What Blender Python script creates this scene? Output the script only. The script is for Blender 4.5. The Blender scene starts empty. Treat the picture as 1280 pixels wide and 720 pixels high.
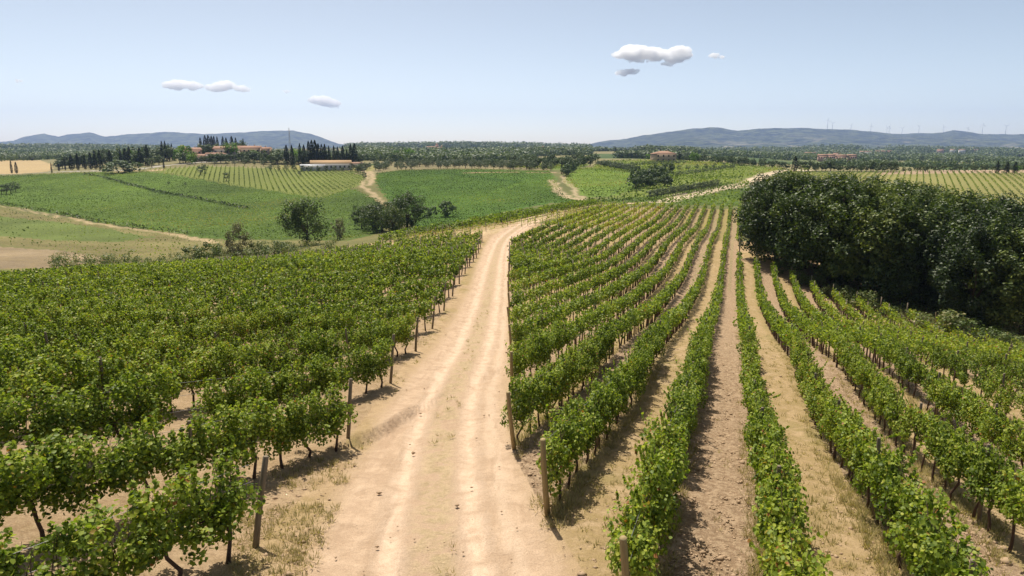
import bpy, math, random
import numpy as np
from math import radians as R
rng = np.random.default_rng(7)
random.seed(7)
SC = bpy.context.scene
COL = SC.collection
UP = np.array([0., 0., 1.])

# ------------------------------------------------------------------ camera
F = 860.0; V0 = 186.0; CAMH = 7.5
PITCH = math.atan((360 - V0) / F)
cam_d = bpy.data.cameras.new('camera'); cam = bpy.data.objects.new('camera', cam_d); COL.objects.link(cam)
cam_d.sensor_width = 36; cam_d.lens = F / 1280 * 36; cam_d.clip_start = .1; cam_d.clip_end = 90000
cam.location = (0, 0, CAMH); cam.rotation_euler = (R(90) - PITCH, 0, 0)
SC.camera = cam

# ------------------------------------------------------------------ light
SUN_EL = R(64); SUN_AZ = R(-22)          # azimuth from +Y towards +X; the sun stands ahead, a little left
world = bpy.data.worlds.new('World'); SC.world = world; world.use_nodes = True
nt = world.node_tree; bg = nt.nodes['Background']
sky = nt.nodes.new('ShaderNodeTexSky'); sky.sky_type = 'NISHITA'; sky.sun_disc = False
sky.sun_elevation = SUN_EL; sky.sun_rotation = SUN_AZ
sky.air_density = 0.42; sky.dust_density = 1.0; sky.ozone_density = 0.8; sky.altitude = 100
gain = nt.nodes.new('ShaderNodeMix'); gain.data_type = 'RGBA'; gain.blend_type = 'MULTIPLY'; gain.inputs[0].default_value = 1; gain.inputs[7].default_value = (1.14, .98, .725, 1)
nt.links.new(sky.outputs[0], gain.inputs[6]); nt.links.new(gain.outputs[2], bg.inputs[0]); bg.inputs[1].default_value = 0.15
sun_d = bpy.data.lights.new('sun', 'SUN'); sun_d.energy = 4.4; sun_d.angle = R(.53); sun_d.color = (1, .93, .82)
sun = bpy.data.objects.new('sun', sun_d); COL.objects.link(sun)
sun.location = (0, 0, 60)
sun.rotation_euler = (R(90) - SUN_EL, 0, math.pi - SUN_AZ)
SC.view_settings.view_transform = 'Standard'; SC.view_settings.look = 'None'
SC.view_settings.exposure = 0.62; SC.view_settings.gamma = 1; SC.view_settings.use_curve_mapping = False
SC.cycles.max_bounces = 8; SC.cycles.diffuse_bounces = 3; SC.cycles.glossy_bounces = 1
SC.cycles.transmission_bounces = 3; SC.cycles.transparent_max_bounces = 4; SC.cycles.volume_bounces = 8
SC.cycles.use_denoising = True; SC.cycles.denoiser = 'OPENIMAGEDENOISE'; SC.cycles.denoising_input_passes = 'RGB_ALBEDO_NORMAL'
SC.cycles.sample_clamp_indirect = 4

# ------------------------------------------------------------------ helpers
def P(u, v, D):
    """photo pixel (1280x720) and depth along the lens axis -> point in the world"""
    x = (u - 640) / F; y = -(v - 360) / F
    c, s = math.cos(PITCH), math.sin(PITCH)
    return np.array([x * D, D * (c + y * s), CAMH + D * (-s + y * c)])
def proj(X):
    X = np.atleast_2d(X); c, s = math.cos(PITCH), math.sin(PITCH)
    dz = X[:, 2] - CAMH
    D = X[:, 1] * c - dz * s; yy = X[:, 1] * s + dz * c
    Ds = np.where(D < .1, .1, D)
    return 640 + F * X[:, 0] / Ds, 360 - F * yy / Ds, D

CTRL = [  # pixel, pixel, depth: places whose distance is known from row spacing and tree heights
 (976,650,14.8),(961,510,27.5),(939,450,34.7),(929,400,60),(923,350,90),(921,300,145),(905,262,190),(1111,650,14.8),
 (691,647,14.2),(645,566,19),(1280,650,15.6),(1280,510,28),(1130,510,27.5),(1280,470,42),
 (440,545,21.5),(490,472,28.7),(519,437,35.5),(537,413,41.7),(552,390,48.9),(565,370,57),(586,331,80),(603,300,116),
 (190,627,14.8),(53,573,15.3),(312,687,13),(640,430,38),(640,372,57),(640,335,80),(700,320,100),(780,300,120),(820,400,55),(770,520,24),
 (100,353,75),(250,342,90),(0,365,62),(400,326,105),
 (1280,440,66),(1130,390,80),(1060,372,88),(985,335,97),(950,310,115),(1280,330,110),(1130,300,140),(1000,300,125),
 (620,283,130),(660,270,155),(700,261,180),(725,258,187),(800,259,190),
 (0,318,150),(130,322,150),(250,318,160),(330,308,165),(385,304,172),(500,288,195),(440,300,165),(100,345,110),(300,328,120),
 (240,297,205),(100,275,240),(0,257,290),(100,240,350),(0,219,450),(200,212,430),(100,214,450),
 (300,260,280),(400,280,215),(280,206,470),(350,235,360),(430,212,470),(400,250,290),(470,250,290),(470,215,440),
 (560,240,300),(560,213,410),(640,240,300),(690,214,400),(600,272,215),(690,252,245),(520,275,225),
 (740,248,245),(740,212,390),(790,232,300),(830,200,560),(800,215,420),(835,251,230),(890,236,270),(945,224,350),(880,222,380),
 (960,211,460),(900,248,235),(900,204,560),(1000,216,420),(1100,218,380),(1280,218,370),(1280,264,240),(1180,240,290),(1100,245,240),(1200,262,200),(1000,240,250),
 (560,201,620),(480,203,560),(650,205,560),(740,202,600),
 (200,205,500),(280,195,540),(350,198,540),(420,203,540),(60,215,520),(30,202,700),(110,208,560),
 (30,199,900),(100,196,1100),(60,193,1500),(160,193,1500),(60,184.5,2600),(160,185.5,2600),(300,192,1100),(430,192,1000),
 (560,199,850),(560,192,1800),(480,192.5,1700),(660,192.5,1800),(720,193,1700),(560,183.5,3000),(480,184.5,2900),(660,184,3100),(730,187,3000),(810,190,1200),(760,196,850),(900,200,800),(960,203,800),
 (1000,205,900),(1100,206,900),(1200,206,900),(1280,206,900),(1000,198,1600),(1040,192,2200),(1040,183.5,3300),(1000,188,3300),(1090,188,3300),(1100,197,1700),(1200,199,1900),(1280,198,1900),(1150,193,4200),(900,192,3400),(1250,193,4200),
 (250,187,3000),(400,187,3000),(0,187,3200),(560,190,4500),(100,190,4500),
]
def _q(x, y):
    r = np.maximum(np.hypot(x, y), 4.0)
    return np.stack([np.log(r), 1.25 * np.arctan2(x, y)], -1)
_cx = [P(*c) for c in CTRL]
for a in range(-180, 181, 45):
    _cx.append(np.array([4 * math.sin(R(a)), 4 * math.cos(R(a)), .15]))
    for rr, z in ((60, -3), (250, -12), (1200, -14)):
        if abs(a) >= 90: _cx.append(np.array([rr * math.sin(R(a)), rr * math.cos(R(a)), z]))
for a in range(-180, 181, 20):
    for rr, z in ((5500, -35), (12000, -60)):
        _cx.append(np.array([rr * math.sin(R(a)), rr * math.cos(R(a)), z]))
_cx = np.array(_cx); _C = _q(_cx[:, 0], _cx[:, 1])
def _phi(d2): return .5 * d2 * np.log(d2 + 1e-12)
_n = len(_C)
_A = np.zeros((_n + 3, _n + 3))
_A[:_n, :_n] = _phi(((_C[:, None] - _C[None]) ** 2).sum(-1)) + np.eye(_n) * .004
_A[:_n, _n] = 1; _A[:_n, _n + 1:] = _C; _A[_n, :_n] = 1; _A[_n + 1:, :_n] = _C.T
_W = np.linalg.solve(_A, np.concatenate([_cx[:, 2], [0, 0, 0]]))
def H0(x, y):
    x = np.asarray(x, float); y = np.asarray(y, float); sh = x.shape
    q = _q(x.ravel(), y.ravel()); out = np.empty(len(q))
    for i in range(0, len(q), 20000):
        qq = q[i:i + 20000]
        d2 = ((qq[:, None, 0] - _C[None, :, 0]) ** 2 + (qq[:, None, 1] - _C[None, :, 1]) ** 2)
        out[i:i + 20000] = _phi(d2) @ _W[:_n] + _W[_n] + qq @ _W[_n + 1:]
    return out.reshape(sh)

# value noise in plan
_G = np.random.default_rng(11).random((256, 256))
def vnoise(x, y, s):
    x = np.asarray(x) / s + 512.3; y = np.asarray(y) / s + 717.7
    xi = np.floor(x).astype(int); yi = np.floor(y).astype(int)
    fx = x - xi; fy = y - yi; fx = fx * fx * (3 - 2 * fx); fy = fy * fy * (3 - 2 * fy)
    g = lambda a, b: _G[a & 255, b & 255]
    return (g(xi, yi) * (1 - fx) + g(xi + 1, yi) * fx) * (1 - fy) + (g(xi, yi + 1) * (1 - fx) + g(xi + 1, yi + 1) * fx) * fy
def fnoise(x, y, s, o=4):
    t = 0; a = 1; tot = 0
    for k in range(o):
        t = t + a * vnoise(x + 37 * k, y - 91 * k, s / 2 ** k); tot += a; a *= .5
    return t / tot
def H(x, y):
    x = np.asarray(x, float); y = np.asarray(y, float)
    r = np.hypot(x, y)
    return H0(x, y) + (fnoise(x, y, 1.3, 3) - .5) * .09 + (fnoise(x, y, 90, 3) - .5) * np.clip((r - 500) / 1000, 0, 1) * 8

_rs = np.exp(np.linspace(math.log(6), math.log(11300), 620))
def G(u, v):
    """where the ray through a photo pixel meets the ground"""
    d = P(u, v, 1) - np.array([0, 0, CAMH]); d = d / math.hypot(d[0], d[1])
    z = CAMH + _rs * d[2]; h = H0(_rs * d[0], _rs * d[1])
    k = np.nonzero(z <= h)[0]
    if len(k) == 0: k = 619
    else: k = max(k[0], 1)
    a = z[k - 1] - h[k - 1]; b = z[k] - h[k]; t = a / (a - b) if a != b and b <= 0 else 1
    r = _rs[k - 1] + (_rs[k] - _rs[k - 1]) * t
    return np.array([r * d[0], r * d[1]])
def GP(pts): return np.array([G(*p) for p in pts])
def inpoly(x, y, poly):
    ins = np.zeros(np.shape(x), bool); n = len(poly)
    for i in range(n):
        x1, y1 = poly[i]; x2, y2 = poly[(i + 1) % n]
        c = (y1 > y) != (y2 > y)
        with np.errstate(divide='ignore', invalid='ignore'):
            xi = (x2 - x1) * (y - y1) / (y2 - y1 + 1e-30) + x1
        ins ^= c & (x < xi)
    return ins
def dist_poly(x, y, line):
    """signed distance to a polyline (+ to the right of its direction) and arc length"""
    best = np.full(np.shape(x), 1e9); sg = np.zeros(np.shape(x)); arc = np.zeros(np.shape(x)); L = 0
    for (x1, y1), (x2, y2) in zip(line[:-1], line[1:]):
        dx, dy = x2 - x1, y2 - y1; l = math.hypot(dx, dy)
        t = np.clip(((x - x1) * dx + (y - y1) * dy) / (l * l), 0, 1)
        ex = x - x1 - t * dx; ey = y - y1 - t * dy; d = np.hypot(ex, ey)
        m = d < best; best = np.where(m, d, best)
        sg = np.where(m, np.sign(ex * dy - ey * dx), sg); arc = np.where(m, L + t * l, arc); L += l
    return best * sg, arc
def smooth_line(pts, n=8):
    pts = np.array(pts, float); out = []
    p = np.vstack([2 * pts[0] - pts[1], pts, 2 * pts[-1] - pts[-2]])
    for i in range(1, len(p) - 2):
        for t in np.linspace(0, 1, n, endpoint=False):
            a, b, c, d = p[i - 1], p[i], p[i + 1], p[i + 2]
            out.append(.5 * (2 * b + (c - a) * t + (2 * a - 5 * b + 4 * c - d) * t * t + (3 * b - 3 * c + d - a) * t ** 3))
    out.append(pts[-1]); return np.array(out)

def tag(o, label=None, cat=None, group=None, kind=None):
    if label: o['label'] = label
    if cat: o['category'] = cat
    if group: o['group'] = group
    if kind: o['kind'] = kind
    return o
def link(o, parent=None):
    COL.objects.link(o)
    if parent is not None: o.parent = parent
    return o
def np_mesh(name, V, F4=None, F3=None, FN=None, attrs=None, mat=None, smooth=False):
    """mesh from numpy arrays. FN = list of python tuples (any size)"""
    me = bpy.data.meshes.new(name); V = np.asarray(V, np.float32)
    loops = []; sizes = []
    if F4 is not None and len(F4): loops.append(np.asarray(F4).ravel()); sizes.append(np.full(len(F4), 4))
    if F3 is not None and len(F3): loops.append(np.asarray(F3).ravel()); sizes.append(np.full(len(F3), 3))
    if FN:
        loops.append(np.array([i for f in FN for i in f])); sizes.append(np.array([len(f) for f in FN]))
    loops = np.concatenate(loops).astype(np.int32); sizes = np.concatenate(sizes).astype(np.int32)
    me.vertices.add(len(V)); me.vertices.foreach_set('co', V.ravel())
    me.loops.add(len(loops)); me.loops.foreach_set('vertex_index', loops)
    me.polygons.add(len(sizes))
    me.polygons.foreach_set('loop_start', np.concatenate([[0], np.cumsum(sizes)[:-1]]).astype(np.int32))
    if smooth: me.polygons.foreach_set('use_smooth', np.ones(len(sizes), bool))
    for an, (typ, dom, arr) in (attrs or {}).items():
        a = me.attributes.new(an, typ, dom)
        a.data.foreach_set('color' if typ == 'FLOAT_COLOR' else 'value', np.asarray(arr, np.float32).ravel())
    if mat is not None:
        for m in (mat if isinstance(mat, (list, tuple)) else [mat]): me.materials.append(m)
    me.update(calc_edges=True)
    return me
def obj(name, me, parent=None): return link(bpy.data.objects.new(name, me), parent)
def empty(name, loc, rz=0):
    o = bpy.data.objects.new(name, None); o.empty_display_size = .3; COL.objects.link(o)
    o.location = [float(c) for c in loc]; o.rotation_euler = (0, 0, rz); return o
def copy_tree(root):
    c = root.copy(); COL.objects.link(c)
    for ch in CH[root.name]:
        d = ch.copy(); COL.objects.link(d); d.parent = c
    return c
CH = {}

class MB:
    """collects boxes and tubes into one mesh"""
    def __init__(s): s.V = []; s.F = []; s.M = []
    def box(s, c, h, rz=0, mi=0, taper=1):
        b = len(s.V); co, si = math.cos(rz), math.sin(rz)
        for z in (-1, 1):
            k = taper if z == 1 else 1
            for x, y in ((-1, -1), (1, -1), (1, 1), (-1, 1)):
                px, py = x * h[0] * k, y * h[1] * k
                s.V.append((c[0] + px * co - py * si, c[1] + px * si + py * co, c[2] + z * h[2]))
        for f in ((0, 3, 2, 1), (4, 5, 6, 7), (0, 1, 5, 4), (1, 2, 6, 5), (2, 3, 7, 6), (3, 0, 4, 7)):
            s.F.append(tuple(b + i for i in f)); s.M.append(mi)
        return s
    def tube(s, pts, rad, n=6, mi=0, cap=True):
        pts = [np.asarray(p, float) for p in pts]; b = len(s.V)
        if not hasattr(rad, '__len__'): rad = [rad] * len(pts)
        t0 = pts[-1] - pts[0]; ref = np.array([1., 0, 0]) if abs(t0[2]) > .7 * np.linalg.norm(t0) else UP
        for i, p in enumerate(pts):
            t = pts[min(i + 1, len(pts) - 1)] - pts[max(i - 1, 0)]; t = t / (np.linalg.norm(t) + 1e-9)
            a = np.cross(t, ref); a /= np.linalg.norm(a) + 1e-9; c = np.cross(t, a)
            for k in range(n):
                w = 2 * math.pi * k / n
                s.V.append(tuple(p + rad[i] * (math.cos(w) * a + math.sin(w) * c)))
        for i in range(len(pts) - 1):
            for k in range(n):
                k2 = (k + 1) % n
                s.F.append((b + i * n + k, b + i * n + k2, b + (i + 1) * n + k2, b + (i + 1) * n + k)); s.M.append(mi)
        if cap:
            s.F.append(tuple(b + k for k in range(n))[::-1]); s.M.append(mi)
            e = b + (len(pts) - 1) * n; s.F.append(tuple(e + k for k in range(n))); s.M.append(mi)
        return s
    def poly(s, vs, fs, mi=0):
        b = len(s.V); s.V += [tuple(v) for v in vs]
        for f in fs: s.F.append(tuple(b + i for i in f)); s.M.append(mi)
        return s
    def mesh(s, name, mat, smooth=False):
        me = np_mesh(name, np.array(s.V), FN=s.F, mat=mat, smooth=smooth)
        if isinstance(mat, (list, tuple)): me.polygons.foreach_set('material_index', np.array(s.M, np.int32))
        return me
    def build(s, name, mat, parent=None, smooth=False): return obj(name, s.mesh(name, mat, smooth), parent)

ONES = 'zeroth first second third fourth fifth sixth seventh eighth ninth tenth eleventh twelfth thirteenth fourteenth fifteenth sixteenth seventeenth eighteenth nineteenth'.split()
TENS = {2: 'twent', 3: 'thirt', 4: 'fort', 5: 'fift', 6: 'sixt', 7: 'sevent', 8: 'eight', 9: 'ninet'}
def ordn(n):
    if n < 20: return ONES[n]
    if n % 10 == 0: return TENS[n // 10] + 'ieth'
    return TENS[n // 10] + 'y-' + ONES[n % 10]

# ------------------------------------------------------------------ materials
def new_mat(name):
    m = bpy.data.materials.new(name); m.use_nodes = True; n = m.node_tree
    for x in list(n.nodes): n.nodes.remove(x)
    out = n.nodes.new('ShaderNodeOutputMaterial'); return m, n, out
def N(n, typ, **kw):
    x = n.nodes.new(typ)
    for k, v in kw.items():
        if k.startswith('i_'): x.inputs[k[2:].replace('_', ' ')].default_value = v
        elif k.startswith('n_'): x.inputs[int(k[2:])].default_value = v
        else: setattr(x, k, v)
    return x
def attr(n, name): return N(n, 'ShaderNodeAttribute', attribute_name=name)
def mixc(n, fac, a, b, mode='MIX'):
    x = N(n, 'ShaderNodeMix', data_type='RGBA', blend_type=mode)
    for s, v in ((0, fac), (6, a), (7, b)):
        if hasattr(v, 'is_linked') or hasattr(v, 'links'): n.links.new(v, x.inputs[s])
        else: x.inputs[s].default_value = (*v, 1) if isinstance(v, (tuple, list)) and len(v) == 3 else v
    return x.outputs[2]
def mth(n, op, a, b=0, c=0, clamp=False):
    x = N(n, 'ShaderNodeMath', operation=op, use_clamp=clamp)
    for s, v in ((0, a), (1, b), (2, c)):
        if hasattr(v, 'links'): n.links.new(v, x.inputs[s])
        else: x.inputs[s].default_value = v
    return x.outputs[0]
def ramp(n, fac, stops, interp='LINEAR'):
    x = N(n, 'ShaderNodeValToRGB'); x.color_ramp.interpolation = interp; e = x.color_ramp.elements
    while len(e) > 1: e.remove(e[-1])
    e[0].position = stops[0][0]; e[0].color = (*stops[0][1], 1)
    for p, c in stops[1:]:
        k = e.new(p); k.color = (*c, 1)
    n.links.new(fac, x.inputs[0]); return x.outputs[0]
def smst(n, v, lo, hi, a=0, b=1):
    x = N(n, 'ShaderNodeMapRange', interpolation_type='SMOOTHSTEP')
    n.links.new(v, x.inputs[0]); x.inputs[1].default_value = lo; x.inputs[2].default_value = hi
    x.inputs[3].default_value = a; x.inputs[4].default_value = b; return x.outputs[0]
def noise(n, vec, scale, detail=4, rough=.55, dist=0):
    x = N(n, 'ShaderNodeTexNoise'); x.inputs['Scale'].default_value = scale; x.inputs['Detail'].default_value = detail
    x.inputs['Roughness'].default_value = rough; x.inputs['Distortion'].default_value = dist
    n.links.new(vec, x.inputs['Vector']); return x.outputs[0]

def leaf_mat(name, stops, trans=.35, rough=.55, spec=.25, objrand=.3, patch=.0, patchcol=(.3, .2, .04)):
    m, n, out = new_mat(name)
    t = attr(n, 'tint').outputs['Fac']
    oi = N(n, 'ShaderNodeObjectInfo').outputs['Random']
    geo = N(n, 'ShaderNodeNewGeometry').outputs['Position']
    big = noise(n, geo, .12, 3)
    v = mth(n, 'ADD', t, mth(n, 'MULTIPLY', mth(n, 'SUBTRACT', oi, .5), objrand))
    v = mth(n, 'ADD', v, mth(n, 'MULTIPLY', mth(n, 'SUBTRACT', big, .5), .6), clamp=True)
    c = ramp(n, v, stops)
    if patch:
        pn = noise(n, geo, .55, 3, .7)
        c = mixc(n, mth(n, 'MULTIPLY', smst(n, pn, .62, .78), patch), c, patchcol)
    d = N(n, 'ShaderNodeBsdfPrincipled'); n.links.new(c, d.inputs['Base Color'])
    d.inputs['Roughness'].default_value = rough; d.inputs['Specular IOR Level'].default_value = spec
    tr = N(n, 'ShaderNodeBsdfTranslucent'); n.links.new(mixc(n, 1.0, c, (1.25, 1.35, .55), 'MULTIPLY'), tr.inputs[0])
    mx = N(n, 'ShaderNodeMixShader'); mx.inputs[0].default_value = trans
    n.links.new(d.outputs[0], mx.inputs[1]); n.links.new(tr.outputs[0], mx.inputs[2]); n.links.new(mx.outputs[0], out.inputs[0])
    return m
def plain(name, col, rough=.8, var=.25, scale=3., bump=0., spec=.3, metallic=0):
    m, n, out = new_mat(name)
    d = N(n, 'ShaderNodeBsdfPrincipled'); d.inputs['Roughness'].default_value = rough; d.inputs['Specular IOR Level'].default_value = spec
    d.inputs['Metallic'].default_value = metallic
    tc = N(n, 'ShaderNodeTexCoord').outputs['Object']
    nz = noise(n, tc, scale, 6, .6)
    c = mixc(n, nz, tuple(k * (1 - var) for k in col), tuple(min(1, k * (1 + var)) for k in col))
    n.links.new(c, d.inputs['Base Color'])
    if bump:
        b = N(n, 'ShaderNodeBump'); b.inputs['Distance'].default_value = bump; n.links.new(nz, b.inputs['Height']); n.links.new(b.outputs[0], d.inputs['Normal'])
    n.links.new(d.outputs[0], out.inputs[0]); return m
def wood_mat(name, c1, c2):
    m, n, out = new_mat(name)
    d = N(n, 'ShaderNodeBsdfPrincipled'); d.inputs['Roughness'].default_value = .85
    tc = N(n, 'ShaderNodeTexCoord').outputs['Object']
    mp = N(n, 'ShaderNodeMapping'); mp.inputs['Scale'].default_value = (14, 14, 1.2); n.links.new(tc, mp.inputs[0])
    nz = noise(n, mp.outputs[0], 2, 6, .7)
    oi = N(n, 'ShaderNodeObjectInfo').outputs['Random']
    c = mixc(n, smst(n, nz, .3, .7), c1, c2)
    c = mixc(n, mth(n, 'MULTIPLY', oi, .5), c, tuple(.55 * k for k in c1))
    n.links.new(c, d.inputs['Base Color'])
    b = N(n, 'ShaderNodeBump'); b.inputs['Distance'].default_value = .01; n.links.new(nz, b.inputs['Height']); n.links.new(b.outputs[0], d.inputs['Normal'])
    n.links.new(d.outputs[0], out.inputs[0]); return m

VINE = leaf_mat('vine_leaf', [(0, (.030, .052, .008)), (.30, (.100, .152, .020)), (.56, (.215, .280, .034)), (.86, (.38, .41, .06)), (.95, (.32, .27, .05)), (1, (.30, .13, .04))], trans=.40, rough=.5, spec=.22, objrand=.16, patch=.4, patchcol=(.2, .2, .03))  # leaf tones, with the dark end deepened to paint in shadow contrast
FIELD = leaf_mat('field_leaf', [(0, (.045, .075, .012)), (.5, (.125, .175, .026)), (.85, (.22, .28, .045)), (1, (.26, .22, .06))], trans=.3, rough=.6, spec=.1, objrand=0)
OAK = leaf_mat('oak_leaf', [(0, (.022, .038, .011)), (.5, (.060, .095, .020)), (1, (.18, .21, .045))], trans=.28, rough=.5, spec=.3, objrand=.75)
LIME = leaf_mat('bright_leaf', [(0, (.06, .13, .015)), (.5, (.12, .22, .025)), (1, (.2, .3, .05))], trans=.35, objrand=.4)
CYP = leaf_mat('cypress_leaf', [(0, (.006, .014, .006)), (.6, (.014, .028, .010)), (1, (.03, .045, .015))], trans=.08, rough=.7, spec=.1, objrand=.3)
OLIVE = leaf_mat('olive_leaf', [(0, (.04, .06, .03)), (.5, (.09, .12, .06)), (1, (.19, .22, .13))], trans=.2, objrand=.3)
SCRUB = leaf_mat('scrub_leaf', [(0, (.05, .08, .02)), (.45, (.10, .14, .035)), (.8, (.2, .2, .08)), (1, (.3, .24, .13))], trans=.25, objrand=.5)
DRYB = leaf_mat('dry_bush_leaf', [(0, (.08, .08, .04)), (.5, (.15, .14, .07)), (1, (.26, .22, .12))], trans=.2, objrand=.2)
WOODL = leaf_mat('woodland_leaf', [(0, (.04, .065, .03)), (.5, (.085, .125, .05)), (.85, (.15, .19, .075)), (1, (.22, .24, .11))], trans=.2, objrand=0)  # lightened and greyed to paint some distance haze into the leaves
GRASS = leaf_mat('dry_grass_blade', [(0, (.16, .15, .04)), (.4, (.30, .24, .10)), (1, (.48, .38, .2))], trans=.3, objrand=0)
BARK = plain('bark', (.07, .05, .035), .9, .5, 8, .02)
VTRUNK = plain('vine_bark', (.085, .052, .035), .9, .5, 20, .01)
POST = wood_mat('post_wood', (.24, .19, .12), (.13, .10, .07))
POSTY = wood_mat('treated_post_wood', (.38, .29, .13), (.22, .16, .075))
WIRE = plain('galvanised_wire', (.35, .35, .36), .4, .2, 5, 0, .5, .8)
# ------------------------------------------------------------------ plan of the rows
ROAD = smooth_line([G(541, 900), G(541, 718), G(544, 609), G(562, 500), G(593, 428), G(611, 362), G(620, 319), G(628, 300), G(645, 286), G(672, 272), G(700, 263.5), G(722, 259), tuple(P(760, 256, 205)[:2]), tuple(P(820, 256, 225)[:2])])
dirR = np.array([math.sin(R(17.9)), math.cos(R(17.9))]); nR = np.array([dirR[1], -dirR[0]])
PA = np.array([4.77, 11.3]); SR = 2.2
R_poly = np.array([(3.2, 7), (1.6, 9.2), P(688, 650, 14.1)[:2], P(643, 568, 18.8)[:2], (.02, 27), (-.1, 40), (-.25, 60), (-.3, 80), G(637, 316), G(643, 306), G(660, 298.5), G(682, 290), G(706, 280), G(734, 268.5), G(742, 264),
                   P(800, 259, 190)[:2], P(926, 262, 192)[:2], P(921, 328, 102)[:2], P(943, 336, 99)[:2], P(962, 348, 96)[:2], P(986, 356, 92)[:2], P(1015, 366, 88)[:2], P(1060, 384, 82)[:2], P(1130, 402, 76)[:2], P(1200, 424, 70)[:2], P(1300, 452, 62)[:2], (62, 30), (40, 3), (3, 3)])
dirL = np.array([math.sin(R(22.5)), math.cos(R(22.5))]); nL = np.array([dirL[1], -dirL[0]])
PL = np.array([-4.95, 11.8]); SL = 7.25 * math.sin(R(22.5))
L_poly = np.array([(-4.9, 11.9), (-4.9, 60), (-4.8, 90), P(603, 300, 116)[:2], P(560, 303, 117)[:2], P(480, 314, 112)[:2], P(400, 326, 105)[:2], P(250, 342, 90)[:2], P(100, 353, 76)[:2], P(0, 365, 63)[:2], P(-150, 390, 50)[:2], (-40, 25), (-22, 4), (-8, 4)])

# ------------------------------------------------------------------ zones of the ground
def poly(*p): return GP(p)
Z_green_left = poly((-60, 224), (0, 220), (100, 216), (185, 214), (250, 224), (330, 237), (400, 247), (440, 236), (470, 250), (484, 262), (478, 290), (440, 300), (380, 300), (300, 300), (240, 296), (180, 288), (120, 280), (60, 266), (-60, 250))
Z_striped = poly((183, 213), (250, 208), (330, 210), (400, 212), (452, 215), (458, 226), (440, 236), (400, 247), (330, 237), (250, 224))
Z_green_right = poly((470, 217), (500, 213), (560, 212), (640, 213), (686, 214), (697, 231), (706, 246), (722, 253), (690, 254), (640, 263), (590, 275), (540, 284), (505, 278), (486, 252), (470, 230))
Z_bright = poly((704, 224), (722, 212), (745, 209), (800, 219), (796, 236), (760, 246), (734, 247), (722, 238), (706, 230))
Z_hillgreen = poly((740, 209), (760, 202), (830, 201), (900, 204), (985, 211), (940, 221), (900, 229), (840, 238), (800, 248), (760, 247), (796, 236), (800, 219))
Z_midgreen = poly((730, 252), (800, 246), (850, 240), (930, 226), (940, 232), (925, 258), (830, 255), (730, 256))
Z_right_vines = poly((985, 217), (1040, 216), (1280, 217), (1400, 217), (1400, 270), (1280, 272), (1180, 250), (1100, 232), (1040, 226), (985, 222))
Z_far_right_bare = poly((1100, 215.5), (1400, 214), (1400, 218), (1100, 218.5))
Z_strip_green = poly((640, 206), (740, 205), (720, 211), (686, 213), (640, 211))
Z_wheat = poly((-80, 216), (-80, 196), (0, 198), (45, 200), (66, 206), (62, 214), (20, 217))
Z_brown = poly((-80, 257), (0, 261), (60, 271), (120, 283), (170, 290), (240, 298), (260, 300), (300, 304), (250, 318), (150, 325), (100, 322), (60, 311), (0, 305), (-80, 300))
Z_brown_green = poly((-80, 264), (60, 276), (130, 286), (190, 297), (140, 303), (70, 300), (-80, 292))
Z_bare = poly((-80, 304), (0, 309), (60, 312), (110, 318), (150, 327), (90, 334), (0, 336), (-80, 334))
Z_olive = poly((440, 218), (470, 206), (520, 203), (600, 204), (690, 206), (690, 213), (560, 211), (500, 213), (470, 217))
Z_village = poly((170, 214), (200, 206), (280, 199), (345, 196), (460, 203), (468, 214), (330, 209), (250, 207))
Z_lawn = poly((340, 211), (344, 206), (470, 207), (466, 214), (400, 212))
tracks = [  # centre line, width, soft edge, colour
 ('farm_track', [G(-60, 253), G(0, 257), G(60, 267), G(120, 279), G(180, 288), G(240, 297), G(262, 303)], 3.0, (.44, .34, .20)),
 ('farm_track', [G(455, 213), G(458, 222), G(452, 232), G(470, 246), G(480, 256), G(490, 264)], 2.0, (.44, .34, .21)),
 ('farm_track', [G(462, 214), G(466, 222), G(461, 232)], 2.6, (.44, .34, .21)),
 ('farm_track', [G(688, 226), G(695, 234), G(702, 243), G(715, 248), G(728, 250)], 3.2, (.46, .36, .23)),
 ('farm_track', [G(703, 220), G(706, 227), G(718, 235), G(720, 243), G(732, 248)], 2.0, (.44, .35, .22)),
 ('dirt_road', [tuple(P(822, 256, 222)[:2]), G(836, 250), G(850, 245.5), G(880, 240), G(905, 235), G(930, 230), G(945, 224), G(960, 217), G(985, 213.2), G(1010, 213)], 8.5, (.56, .46, .33)),
 ('farm_track', [G(896, 236), G(915, 234.5), G(936, 234.5)], 4.0, (.55, .45, .32)),
 ('asphalt_road', [G(-80, 222), G(0, 218), G(60, 215.5), G(130, 213.5), G(175, 211), G(205, 207), G(250, 203), G(300, 200), G(330, 197)], 5.5, (.42, .40, .37)),
 ('farm_track', [tuple(P(318, 330, 118)[:2]), tuple(P(400, 318.5, 117)[:2]), tuple(P(470, 306, 122)[:2]), tuple(P(540, 296, 124)[:2]), tuple(P(600, 289, 124)[:2]), G(640, 284)], 5.0, (.50, .38, .23)),
 ('farm_track', [G(200, 212.5), G(180, 213.2), G(150, 215)], 4, (.5, .36, .22)),
 ('farm_track', [G(580, 216.2), G(640, 215.2), G(700, 216)], 3, (.45, .3, .2)),
]

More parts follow.
